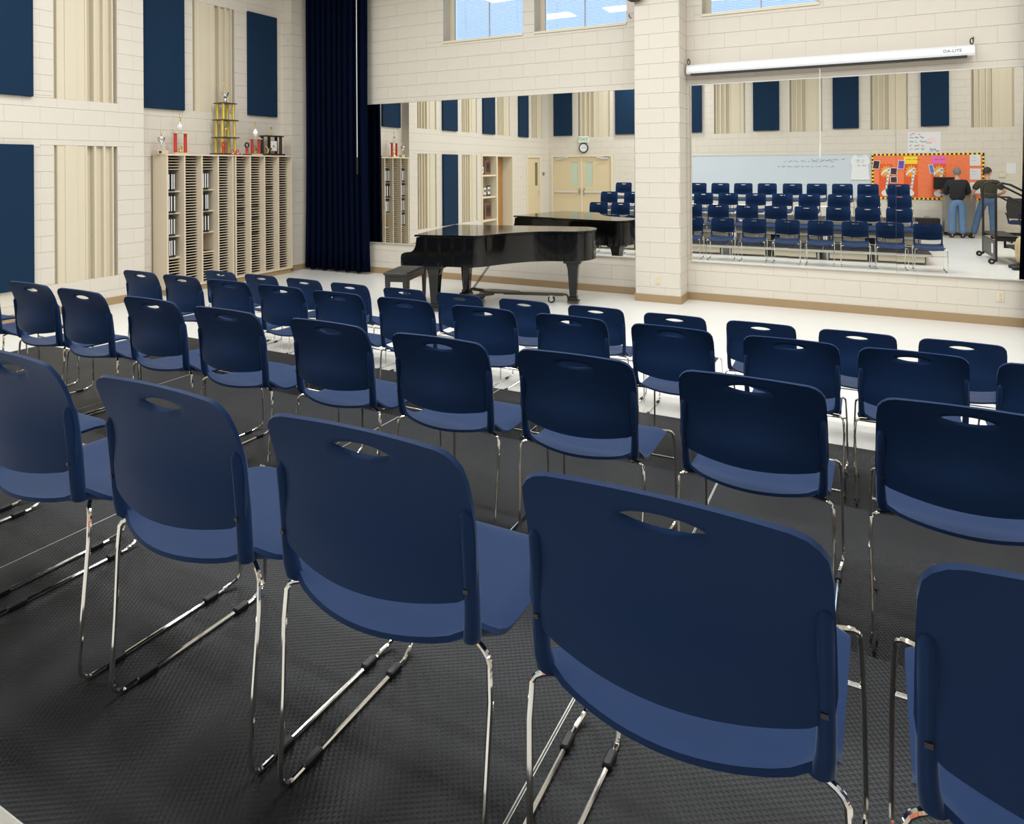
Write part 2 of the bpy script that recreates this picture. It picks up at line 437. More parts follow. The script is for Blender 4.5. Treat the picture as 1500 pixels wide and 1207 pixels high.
# ---------- mirrors: seven panels, each hung a degree off true
def mirror(x0, x1, t, label):
    th = thing('wall_mirror', label, 'mirror', ((x0+x1)/2, D, Z_M0), 0, 'mirror panels along the front wall')
    w = (x1-x0)/2 - 0.0012; k = math.tan(R(t)); h = Z_M1-Z_M0
    y = lambda x: -0.016 + k*x
    mb = MB(); e = 0.0
    mb.add([(-w, 0.004, 0), (w, 0.004, 0), (w, 0.004, h), (-w, 0.004, h), (-w, y(-w), 0), (w, y(w), 0), (w, y(w), h), (-w, y(-w), h)],
           [(4, 5, 6, 7), (0, 3, 2, 1), (0, 1, 5, 4), (3, 7, 6, 2), (0, 4, 7, 3), (1, 2, 6, 5)])
    mb.build('mirror_glass', M['mirror'], th)
    MB().box(-w, w, -0.034, 0.004, -0.008, 0.002).build('bottom_channel', M['alumw'], th)
    MB().box(-w, w, -0.034, 0.004, h-0.002, h+0.008).build('top_channel', M['alumw'], th)
sm = [-8.06, -6.81, -5.55, -4.27, -2.995]
lab = ['mirror panel half hidden behind the navy curtain, reflecting the music cubbies', 'mirror panel above the piano keyboard end, reflecting two slotted recesses',
       'mirror panel above the middle of the piano, reflecting the shelf alcove', 'mirror panel beside the pillar, reflecting the double doors and clock']
for i in range(4): mirror(sm[i], sm[i+1], 1.05, lab[i])
sm = [-2.19, -0.94, 0.29, 1.56]
lab = ['mirror panel right of the pillar, reflecting the left part of the whiteboard', 'middle mirror panel under the projection screen, reflecting the hanging white shirt',
       'mirror panel at the right edge, reflecting the orange bulletin board and two men']
for i in range(3): mirror(sm[i], sm[i+1], 1.0, lab[i])

# ---------- left wall with niche, slotted recesses, panels, alcove, door
ZP = 2.76          # bottom of the upper row
UP_T, LO0, LO1 = 4.56, 0.39, 2.165
ALC = (0.64, 2.66, 0.0, 2.20)
DR = (-1.48, -0.36, 0.0, 2.20)
SL = [(5.04, 5.87), (2.95, 3.78)]
slots = []
for a, b in SL + [(0.84, 1.66), (-1.66, -0.78)]: slots.append((a, b, ZP, UP_T))
for a, b in SL: slots.append((a, b, LO0, LO1))
nslot = (7.22, 8.02, ZP, 4.50)
mb = MB()
bx = lambda m, a, b, c, d: m.box(L-0.40, L-0.006, a, b, c, d)
wall_slab(mb, YB-0.3, N0, 0, CEIL, slots + [ALC, DR], bx)
wall_slab(mb, N1+0.006, D+0.3, 0, CEIL, [], bx)
wall_slab(mb, N0, N1, 0, CEIL, [nslot], lambda m, a, b, c, d: m.box(L-0.60, LN-0.006, a, b, c, d))
left = mb.build('wall_left', M['joint'], kind='structure')
pan_l = [(4.06, 4.78), (1.88, 2.60), (-0.46, 0.26)]
ph = [(a+0.03, b-0.03, ZP+0.03, UP_T-0.03) for a, b in pan_l] + [(4.09, 4.75, LO0+0.03, LO1-0.03)]
block_face(left, YB, N0, 0, 4.6, lambda s, z: (L-0.006, s, z), R(90), slots+[ALC, DR]+ph, limit=230, prefer=lambda q: -q[1], off=0.0)
block_face(left, N0, N1, 0, 5.0, lambda s, z: (LN-0.006, s, z), R(90), [nslot, (6.38, 7.02, ZP+0.03, 5.2), (8.29, 8.89, ZP+0.03, 4.5), (6.5, 8.95, 0, 2.0)], limit=70, prefer=lambda q: -q[2], off=N0)
block_face(left, LN, L, 0, 5.0, lambda s, z: (s, N1+0.006, z), 0, [], limit=0, off=LN)
block_face(left, N1, D, 0, 5.0, lambda s, z: (L-0.006, s, z), R(90), [], limit=0, off=N1)
# slotted recess: wells of different depth between thin fins
WELLS = [(0.0, 0.045, 0.05), (0.05, 0.165, 0.010), (0.165, 0.35, 0.0), (0.35, 0.475, 0.010), (0.505, 0.615, 0.085), (0.65, 0.765, 0.055), (0.80, 0.91, 0.055), (0.935, 1.0, 0.10)]
def slotted(parent, place, w, h, rotz, flip=False, n='sound_diffuser'):
    """a block of wells built in local x (0..w), depth +y, z 0..h"""
    mb = MB(); T = 0.17
    last = 0.0
    for a, b, d in WELLS:
        if a > last+1e-6: mb.box(last*w, a*w, 0, T, 0, h)        # fin, flush with the wall
        mb.box(a*w, b*w, d, T, 0, h); last = b
    if flip:
        mb.v = [(w-p[0], p[1], p[2]) for p in mb.v]
    o = mb.build(n, M['well'], parent); o.location = place; o.rotation_euler.z = rotz
    return o
for a, b, z0, z1 in slots: slotted(left, (L, a, z0), b-a, z1-z0, R(90))
slotted(left, (LN, nslot[0], nslot[2]), nslot[1]-nslot[0], nslot[3]-nslot[2], R(90))

# ---------- back wall
DD = (-9.10, -6.92, 0.0, 2.24)
RD = (3.82, 4.86, 0.0, 2.16)
bslots = [(-8.12, -7.03, 0), (-3.75, -2.85, 0), (-1.62, -0.76, 0), (0.45, 1.35, 0), (2.78, 3.70, 0)]
bs = [(a, b, 2.80, 4.6) for a, b, _ in bslots]
mb = MB()
wall_slab(mb, L-0.3, XR+0.3, 0, CEIL, bs + [DD, RD], lambda m, a, b, c, d: m.box(a, b, YB-0.3, YB-0.006, c, d))
back = mb.build('wall_back', M['joint'], kind='structure')
block_face(back, L, XR, 0, 4.6, lambda s, z: (s, YB-0.006, z), R(180), bs+[DD, RD], limit=0)
for a, b, z0, z1 in bs: slotted(back, (b, YB, z0), b-a, z1-z0, R(180), flip=False)
MB().box(XR, XR+0.3, YB-0.3, D+0.3, 0, CEIL).build('wall_right', M['wall'], kind='structure')

# acoustic panels
def ac_panel(name_label, p0, p1, z0, z1, side, group):
    t = 0.05; th = None
    if side == 'left': b = (p0[0], p0[0]+t, p0[1], p1, z0, z1)
    else: b = (p0[0], p1, p0[1]+0.024, p0[1]+0.024+t, z0, z1)
    cx, cy = (b[0]+b[1])/2, (b[2]+b[3])/2
    o = MB().bbox(b[0]-cx, b[1]-cx, b[2]-cy, b[3]-cy, 0, z1-z0, 0.006).build('acoustic_panel', M['panel'], label=name_label, cat='wall panel', group=group, loc=(cx, cy, z0))
G = 'navy acoustic panels on the walls'
ac_panel('tall navy fabric wall panel in the lower row at the left edge', (L, 4.06), 4.78, LO0, LO1, 'left', G)
ac_panel('upper navy fabric wall panel cut off by the top left corner', (L, 4.06), 4.78, ZP, UP_T, 'left', G)
ac_panel('upper navy fabric wall panel in the niche above the red trophy', (LN, 6.36), 7.045, ZP-0.01, 4.95, 'left', G)
ac_panel('upper navy fabric wall panel in the niche nearest the curtain', (LN, 8.27), 8.91, ZP, 4.53, 'left', G)
ac_panel('navy wall panel reflected above the shelf alcove', (L, 1.88), 2.60, ZP, UP_T, 'left', G)
ac_panel('navy wall panel reflected above the single left wall door', (L, -0.46), 0.26, ZP, UP_T, 'left', G)
for (a, b), s in zip([(-8.97, -8.31), (-6.83, -6.15), (-4.75, -4.10), (-2.62, -1.90), (-0.49, 0.165), (1.645, 2.285)],
                     ['navy wall panel reflected above the left leaf of the double doors', 'navy wall panel reflected beside the pillar, right of the exit sign', 'navy wall panel reflected just right of the pillar',
                      'navy wall panel reflected above the left part of the whiteboard', 'navy wall panel reflected above the hanging white shirt', 'navy wall panel reflected above the lettered white poster']):
    ac_panel(s, (a, YB), b, 2.86, 4.6, 'back', G)

# ---------- curtains
def curtain(label, x0, x1, y0, ztop, folds, seed, amp=0.055, flare=0.0):
    rnd = random.Random(seed); th = thing('stage_curtain', label, 'curtain', ((x0+x1)/2, y0, 0))
    nx, nz = folds*12, 14; ph = [rnd.uniform(-.5, .5) for _ in range(folds+2)]; am = [rnd.uniform(.65, 1.15) for _ in range(folds+2)]
    vs = []; fs = []
    for j in range(nz+1):
        tz = j/nz; z = 0.035 + (ztop-0.035)*tz; op = 1.0 + flare*(1-tz)**2
        for i in range(nx+1):
            s = i/nx; q = s*folds; k = int(q); a = am[k]*(1-(q-k)) + am[k+1]*(q-k); p = ph[k]*(1-(q-k)) + ph[k+1]*(q-k)
            w = 2*math.pi*q + p*1.2 + 0.25*math.sin(2.5*tz+k)
            x = ((s-0.5)*(x1-x0))*op + 0.018*math.sin(2*w)
            y = amp*a*(0.75+0.35*(1-tz))*math.cos(w) + 0.012*math.sin(5*tz+3*s)
            vs.append((x, y, z + 0.012*math.sin(w*0.5)*(1 if j == 0 else 0)))
    for j in range(nz):
        for i in range(nx): fs.append((j*(nx+1)+i, j*(nx+1)+i+1, (j+1)*(nx+1)+i+1, (j+1)*(nx+1)+i))
    me = bpy.data.meshes.new('curtain_drape'); me.from_pydata(vs, [], fs); me.materials.append(M['curtain'])
    bm = bmesh.new(); bm.from_mesh(me); bmesh.ops.recalc_face_normals(bm, faces=bm.faces); bmesh.ops.solidify(bm, geom=bm.faces[:], thickness=0.006); bm.to_mesh(me); bm.free(); me.shade_smooth()
    link('drape', me, th)
    MB().box((x0-x1)/2-0.03, (x1-x0)/2+0.03, -0.02, 0.02, ztop-0.01, ztop+0.05).build('curtain_track', M['alum'], th)
    return th
cur = curtain('tall navy velour curtain gathered in the corner left of the piano', -9.10, -7.73, 9.36, 5.35, 11, 3, 0.06, 0.07)
mb = MB(); mb.tube([(0.60, -0.13, 4.95), (0.60, -0.13, 2.02)], 0.007, 6); mb.build('pull_wand', M['white'], cur)
mb = MB()
for k in range(14): mb.ball((0.60, -0.13, 4.30+k*0.045), 0.012, 6, 4)
mb.build('wand_chain', M['silver'], cur, kind='stuff')
MB().tube([(0.60, -0.13, 2.03), (0.60, -0.13, 1.74)], 0.016, 8).build('wand_grip', M['black'], cur)
curtain('navy curtain just entering at the right edge beside the last mirror', 1.61, 2.73, 9.34, 5.35, 9, 5, 0.055, 0.16)

# ---------- projection screen
scr = thing('projection_screen', 'long white pull-down projection screen case above the right mirrors', 'screen', (-0.565, D, 3.085))
hw = 1.635; z0 = 0.0
prof = [(-0.165, 0.055), (-0.15, 0.125), (-0.10, 0.155), (-0.05, 0.155), (-0.045, 0.03), (-0.06, 0.028), (-0.15, 0.028)]
MB().prism(prof, -hw, hw, 'X').build('case', M['screencase'], scr)
MB().prism([(-0.152, 0.006), (-0.152, 0.03), (-0.062, 0.03), (-0.062, 0.006)], -hw+0.045, hw-0.06, 'X').build('bottom_bar', M['black'], scr)
for s in (-1, 1):
    MB().prism([(p[0]*1.0, p[1]*1.0) for p in [(-0.167, 0.052), (-0.152, 0.128), (-0.10, 0.158), (-0.048, 0.158), (-0.043, 0.026), (-0.15, 0.026)]], s*hw-0.012, s*hw+0.012, 'X').build('end_cap', M['white'], scr)
    mb = MB(); pts = [(s*(hw-0.01)+0.022*s*math.cos(a)*0.7, -0.10+0.0*a, 0.195+0.035*math.sin(a)) for a in [i*2*math.pi/12 for i in range(13)]]
    mb.tube(pts, 0.007, 6); mb.tube([(s*hw, -0.10, 0.15), (s*hw, -0.10, 0.17)], 0.006, 6); mb.tube([(s*hw+0.012*s, -0.10, 0.225), (s*hw+0.014*s, -0.0, 0.26)], 0.005, 6)
    mb.build('hanging_hook', M['dblack'], scr)
mb = MB(); mb.tube([(0.02+0.016*math.cos(a), -0.11, -0.012+0.016*math.sin(a)) for a in [i*2*math.pi/10 for i in range(11)]], 0.003, 5); mb.build('pull_ring', M['alum'], scr)
mb = MB(); mb.tube([(0.02, -0.11, -0.028), (0.02, -0.11, -0.95)], 0.0035, 6); mb.tube([(0.02, -0.11, -0.95), (0.014, -0.11, -1.13)], 0.006, 6); mb.build('pull_cord', M['white'], scr)
tm = text_mesh('DA-LITE', 0.052, M['greyink']); o = link('lettering', tm, scr); o.location = (1.43, -0.1625, 0.088); o.rotation_euler = (R(90-12), 0, 0)
# small fixtures on the front wall
o = MB().ball((0, 0, 0), 0.14, 14, 8, (1, 0.6, 0.8)).build('wall_horn', mat('brown_dome', sr(70, 52, 50), 0.5), smooth=True, label='dark rounded fixture peeking in at the top edge above the pillar', cat='wall fixture', loc=(-2.83, PY-0.07, 4.21))
mb = MB(); mb.tube([(0, 0, 0), (0, -0.03, 0.005), (0.012, -0.04, 0.03)], 0.006, 6); mb.tube([(0, -0.01, 0), (0.03, -0.02, -0.025)], 0.006, 6)
mb.build('wall_hook', M['black'], label='little black hook on the wall right of the second window sill', cat='hook', loc=(-3.065, D-0.0, 4.015))
def outlet(label, loc, rotz=0, sw=False):
    th = thing('light_switch' if sw else 'wall_outlet', label, 'switch' if sw else 'outlet', loc, rotz)
    MB().bbox(-0.036, 0.036, -0.006, 0.001, -0.058, 0.058, 0.002).build('cover_plate', M['frame'], th)
    mb = MB()
    for dz in ((0,) if sw else (-0.026, 0.026)): mb.bbox(-0.014, 0.014, -0.010, -0.004, dz-0.016, dz+0.016, 0.003)
    mb.build('socket' if not sw else 'toggle', M['greyink'] if sw else M['cubbyin'], th)
outlet('almond outlet plate low on the pillar face', (-2.55, PY-0.001, 0.30))
outlet('almond outlet plate low on the wall under the right mirror', (1.33, D-0.001, 0.33))
outlet('grey switch plate reflected left of the single door', (L+0.001, 0.05, 1.52), R(90), True)

# ---------- music folder cubbies
def cubby(label, y0, divs, y1, open_bays, specs):
    X0, X1, ZB, ZT = LN+0.01, -9.05, 0.085, 2.07
    th = thing('music_cubby', label, 'shelf unit', (X1, y0, 0), 0, 'two joined folder cubbies')
    ox, oy = X1, y0
    B = lambda a, b, c, d, e, f: MB().box(a-ox, b-ox, c-oy, d-oy, e, f)
    B(X0, X1-0.03, y0+0.01, y1-0.01, 0, ZB).build('toe_kick', M['toe'], th)
    B(X0, X0+0.02, y0, y1, ZB, ZT).build('back_panel', mat('shaded_cubby_back', sr(150, 128, 96), 0.6) if 'shaded_cubby_back' not in bpy.data.materials else bpy.data.materials['shaded_cubby_back'], th)  # back toned darker than the almond, slot shade put into its colour
    B(X0, X1+0.012, y0-0.008*(y0 < 7), y1+0.008*(y1 > 8), ZT-0.022, ZT).build('top_panel', M['cubby'], th)
    B(X0, X1, y0, y1, ZB, ZB+0.022).build('bottom_panel', M['cubby'], th)
    for i, d in enumerate(divs):
        t = 0.011
        B(X0+0.02, X1, d-t, d+t, ZB+0.022, ZT-0.022).build('divider' if 0 < i < len(divs)-1 else 'side_panel', M['cubby'], th)
    for i in range(len(divs)-1):
        a, b = divs[i]+0.011, divs[i+1]-0.011
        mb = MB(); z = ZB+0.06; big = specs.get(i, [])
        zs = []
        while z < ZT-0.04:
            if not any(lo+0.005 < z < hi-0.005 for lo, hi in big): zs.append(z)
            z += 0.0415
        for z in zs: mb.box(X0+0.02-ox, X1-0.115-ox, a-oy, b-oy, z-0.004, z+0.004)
        mb.build('slot_shelves', M['slot_shade'], th, kind='stuff')
        mb = MB()
        for z in zs: mb.box(X1-0.115-ox, X1-0.110-ox, a-oy, b-oy, z-0.0055, z+0.0055)
        mb.build('shelf_edges', M['cubby'], th, kind='stuff')
        for lo, hi in big: B(X0+0.02, X1-0.10, a, b, lo-0.008, lo+0.008).build('wide_shelf', M['cubby'], th)
    return th
COMP1 = [(1.515, 1.84), (1.19, 1.515), (0.85, 1.19), (0.535, 0.85)]
COMP3 = [(1.52, 1.82), (1.19, 1.52), (0.86, 1.19), (0.555, 0.86)]
dA = [6.521, 6.805, 7.105, 7.40, 7.680]; dB = [7.735, 8.03, 8.33, 8.635, 8.939]
cubby('almond music cubby with black binders in its first and third columns', 6.51, dA, 7.70, 0, {0: COMP1, 2: COMP3})
cubby('almond music cubby beside the curtain, all narrow folder slots', 7.705, dB, 8.95, 0, {})
# binders
bind0 = None; CW = ['top', 'second', 'third', 'bottom']
BW_ = ['leftmost', 'second', 'third', 'rightmost']
for col, y0, comps in (('first', 6.54, COMP1), ('third', 7.118, COMP3[:3])):
    for ci, (lo, hi) in enumerate(comps):
        n = 4
        for k in range(n):
            lbl = '%s black binder in the %s binder space of the %s cubby column' % (BW_[k], CW[ci], col)
            if bind0 is None:
                bind0 = thing('ring_binder', lbl, 'binder', (0, 0, 0), 0, 'black binders in the cubbies')
                MB().bbox(-0.24, 0, -0.019, 0.019, 0, 0.285, 0.004).build('cover', M['binder'], bind0)
                MB().box(0.0, 0.0015, -0.009, 0.009, 0.03, 0.25).build('spine_label', M['paper'], bind0)
                b = bind0
            else:
                b = copy_tree(bind0); b['label'] = lbl
            b.location = (-9.13+random.uniform(-.01, .01), y0+0.021+k*0.043, lo+0.008)
# dark folders poking out of narrow slots
fold0 = None
for k, (bay, z) in enumerate([(0, 1.62), (0, 1.41), (0, 1.20), (0, 0.95), (1, 1.24), (1, 0.78), (1, 1.0), (2, 1.5)]):
    a, b = dB[bay]+0.03, dB[bay+1]-0.05
    zz = 0.085+0.06+0.0415*round((z-0.145)/0.0415)+0.004
    lbl = 'black folder in a slot of the %s column right of the cubby joint, %s' % (ORD[bay], ['upper', 'upper middle', 'lower middle', 'lowest', 'upper', 'lowest', 'middle', 'only one'][k])
    MB().box(-0.22, 0, 0, b-a, 0, 0.012).build('music_folder', M['binder'], label=lbl, cat='folder', group='black folders in cubby slots', loc=(-9.14, a, zz))

# ---------- trophies on the cubbies
TZ = 2.0705
def columns(th, pts, z0, z1, r, m, n=8):
    for px, py in pts: MB().lathe([(r, z0), (r*1.05, z0+0.01), (r, z0+0.02), (r, z1-0.01), (r*1.05, z1)], (px, py, 0), n).build('column', m, th, smooth=True)
def figure(th, z, s, m, horn=False):
    mb = MB(); mb.lathe([(0.035*s, z), (0.02*s, z+0.02*s), (0.008*s, z+0.05*s), (0.008*s, z+0.07*s)], (0, 0, 0), 10)
    mb.tube([(0, -0.012*s, z+0.06*s), (0, -0.01*s, z+0.13*s), (0, 0, z+0.2*s)], 0.012*s, 7); mb.tube([(0, 0.014*s, z+0.06*s), (0, 0.01*s, z+0.13*s), (0, 0, z+0.2*s)], 0.012*s, 7)
    mb.tube([(0, 0, z+0.18*s), (0, 0, z+0.24*s), (0, 0, z+0.28*s)], 0.022*s, 8, rs=[0.02*s, 0.028*s, 0.012*s]); mb.ball((0, 0, z+0.305*s), 0.022*s, 8, 6)
    mb.tube([(0, -0.025*s, z+0.26*s), (0.02*s, -0.06*s, z+0.30*s), (0.0, -0.07*s, z+0.36*s)], 0.009*s, 6); mb.tube([(0, 0.025*s, z+0.26*s), (0.02*s, 0.055*s, z+0.24*s), (0.03*s, 0.05*s, z+0.30*s)], 0.009*s, 6)
    mb.build('figure', m, th, smooth=True)
X = -9.20
# 1 small cup on marble block
t = thing('trophy', 'small pale cup trophy on a marble block, leftmost on the cubbies', 'trophy', (X, 6.53, TZ), 0, 'trophies on the cubbies')
MB().bbox(-0.05, 0.05, -0.085, 0.085, 0, 0.055, 0.004).build('base', M['marble'], t)
MB().box(0.05, 0.053, -0.075, -0.03, 0.012, 0.044).build('name_plate', M['walnut'], t)
MB().lathe([(0.03, 0.055), (0.012, 0.07), (0.008, 0.12), (0.012, 0.15), (0.045, 0.19), (0.055, 0.24), (0.05, 0.25)], n=14).build('cup', M['silver'], t, smooth=True)
figure(t, 0.24, 0.30, M['gold'])
def red_trophy(label, y, hcol, gap, r):
    t = thing('trophy', label, 'trophy', (X, y, TZ), 0, 'trophies on the cubbies')
    MB().bbox(-0.06, 0.06, -gap-0.04, gap+0.04, 0, 0.025, 0.004).build('base', M['marble'], t)
    columns(t, [(0, -gap), (0, gap)], 0.025, hcol, r, M['redcol'], 10)
    MB().bbox(-0.05, 0.05, -gap-0.035, gap+0.035, hcol, hcol+0.018, 0.003).build('platform', M['marble'], t)
    MB().lathe([(0.03, 0.0), (0.032, 0.008), (0.02, 0.012)], (0.0, 0, 0.1), 12, 'X').build('medallion', M['gold'], t)
    MB().lathe([(0.035, 0.025), (0.02, 0.045), (0.01, 0.07)], n=10).build('plinth', M['gold'], t)
    z = hcol+0.018
    MB().lathe([(0.03, z), (0.012, z+0.02), (0.05, z+0.09), (0.012, z+0.15)], n=4).build('diamond_riser', M['silver'], t)
    figure(t, z+0.14, 0.42, M['gold'])
red_trophy('trophy with two red columns and a diamond riser, second from left on the cubbies', 6.845, 0.31, 0.085, 0.024)
# tall three tier
t = thing('trophy', 'very tall three tier gold column trophy towering over the others', 'trophy', (X, 7.66, TZ), 0, 'trophies on the cubbies')
MB().bbox(-0.13, 0.13, -0.20, 0.20, 0, 0.025, 0.004).build('base', M['walnut'], t)
for zi, (za, zb, g, w) in enumerate([(0.025, 0.27, 0.125, 0.18), (0.285, 0.55, 0.115, 0.165), (0.565, 0.82, 0.095, 0.135)]):
    columns(t, [(-0.07, -g), (-0.07, g), (0.07, -g), (0.07, g)], za, zb, 0.023, M['goldcol'])
    MB().bbox(-0.12, 0.12, -w, w, zb, zb+0.015, 0.003).build('platform', M['walnut'], t)
figure(t, 0.285, 0.55, M['gold'])
MB().lathe([(0.05, 0.835), (0.025, 0.86), (0.015, 0.91), (0.05, 0.96), (0.06, 1.01), (0.02, 1.03)], n=14).build('cup', M['silver'], t, smooth=True)
figure(t, 1.02, 0.40, M['gold'])
def ring_trophy(label, y, x, h, colh, rm, cm):
    t = thing('trophy', label, 'trophy', (x, y, TZ), 0, 'trophies on the cubbies')
    MB().bbox(-0.035, 0.035, -0.07 if colh > .05 else -0.045, 0.07 if colh > .05 else 0.045, 0, 0.018, 0.003).build('base', M['walnut'] if colh > .05 else M['redcol'], t)
    MB().lathe([(0.026, 0.018), (0.022, 0.03), (0.022, colh), (0.026, colh+0.012)], n=10).build('column', cm, t, smooth=True)
    zc = colh+0.012+h*0.5
    mb = MB(); mb.tube([(0.0, h*0.45*math.cos(a), zc+h*0.45*math.sin(a)) for a in [i*2*math.pi/14 for i in range(15)]], h*0.14, 6); mb.build('ring', rm, t, smooth=True)
    if colh > 0.05: figure(t, zc+h*0.3, 0.22, M['gold'])
ring_trophy('small red trophy with a red ring in front of the tall gold one', 7.54, -9.10, 0.085, 0.11, M['redcol'], M['redcol'])
ring_trophy('tiny white and red ring trophy left of centre at the tall gold one\'s foot', 7.70, -9.085, 0.05, 0.022, M['redcol'], M['paper'])
ring_trophy('tiny white and red ring trophy right of the tall gold one\'s foot', 7.80, -9.085, 0.05, 0.022, M['redcol'], M['paper'])
ring_trophy('small red trophy with a black ring, standing alone mid cubby', 8.02, -9.12, 0.085, 0.11, M['black'], M['redcol'])
red_trophy('shorter trophy with two red columns beside the dark walnut trophy', 8.27, 0.27, 0.072, 0.022)
t = thing('trophy', 'dark walnut four column trophy at the curtain end of the cubbies', 'trophy', (X, 8.62, TZ), 0, 'trophies on the cubbies')
MB().bbox(-0.10, 0.10, -0.22, 0.22, 0, 0.03, 0.004).build('base', M['walnut'], t)
columns(t, [(-0.06, -0.15), (-0.06, 0.0), (-0.06, 0.16), (0.05, 0.16)], 0.03, 0.325, 0.026, M['walnut'])
MB().bbox(-0.09, 0.09, -0.20, 0.20, 0.325, 0.345, 0.003).build('platform', M['walnut'], t)
figure(t, 0.345, 0.48, M['gold'])
MB().box(0.055, 0.065, -0.07, 0.06, 0.08, 0.25).build('plaque', M['paper'], t)
mb = MB(); mb.ball((0.07, -0.02, 0.16), 0.02, 8, 6); mb.build('emblem', M['gold'], t)
mb = MB(); mb.tube([(0.08, -0.17, 0.03), (0.08, -0.15, 0.10), (0.08, -0.10, 0.13)], 0.02, 8, rs=[0.012, 0.028, 0.01]); mb.tube([(0.08, -0.16, 0.12), (0.08, -0.21, 0.17)], 0.014, 6); mb.tube([(0.08, -0.12, 0.11), (0.08, -0.07, 0.12)], 0.014, 6); mb.build('eagle', M['gold'], t, smooth=True)

# ------------------------------------------------------------------ risers
STEP = 0.20
RY = [(0.733, 1.99, 0.6), (1.99, 3.27, 0.4), (3.27, 4.51, 0.2)]
RX = [1.20 - 1.83*k for k in range(5)]
RN = ['top', 'middle', 'lowest']
rk = 0
XN = ['right end', 'second from the right end', 'third from the right end', 'left end']
for ri, (y0, y1, zt) in enumerate(RY):
    for k in range(4):
        x1, x0 = RX[k], RX[k+1]
        th = thing('choral_riser', 'black topped %s step riser section, %s of its run' % (RN[ri], XN[k]), 'riser', (x0, y0, 0), 0, 'riser sections under the chairs')
        w, d = x1-x0, y1-y0; g = 0.002
        MB().box(g+0.0025, w-g-0.0025, g+0.0025, d-g-0.0025, zt-0.03, zt).build('deck', M['rubber'], th)
        mb = MB()
        e = 0.0025
        mb.box(g, w-g, g, g+e, zt-0.05, zt-0.0015); mb.box(g, w-g, d-g-e, d-g, zt-0.05, zt-0.0015); mb.box(g, g+e, g, d-g, zt-0.05, zt-0.0015); mb.box(w-g-e, w-g, g, d-g, zt-0.05, zt-0.0015)
        mb.build('edge_trim', M['alumw'], th)
        for (px, py) in ((0.08, 0.08), (w-0.08, 0.08), (0.08, d-0.08), (w-0.08, d-0.08)):
            MB().box(px-0.02, px+0.02, py-0.02, py+0.02, 0, zt-0.03).build('leg', M['alumw'], th)
        mb = MB(); fz0 = max(0.04, zt-0.2+0.03)
        mb.box(0.12, w*0.42, d-0.035, d-0.02, fz0, zt-0.055); mb.box(w*0.52, w-0.12, d-0.035, d-0.02, fz0, zt-0.055)
        mb.build('front_panel', M['frame'], th)
        mb = MB(); mb.box(0.06, w-0.06, d-0.09, d-0.07, 0.02 if zt < .25 else zt-0.19, zt-0.06); mb.build('inner_rail', M['steel'], th)
        mb = MB(); mb.tube([(w*0.47, d-0.016, zt-0.06), (w*0.47, d-0.005, zt-0.085), (w*0.47, d-0.016, zt-0.11)], 0.008, 6); mb.build('latch', M['black'], th)

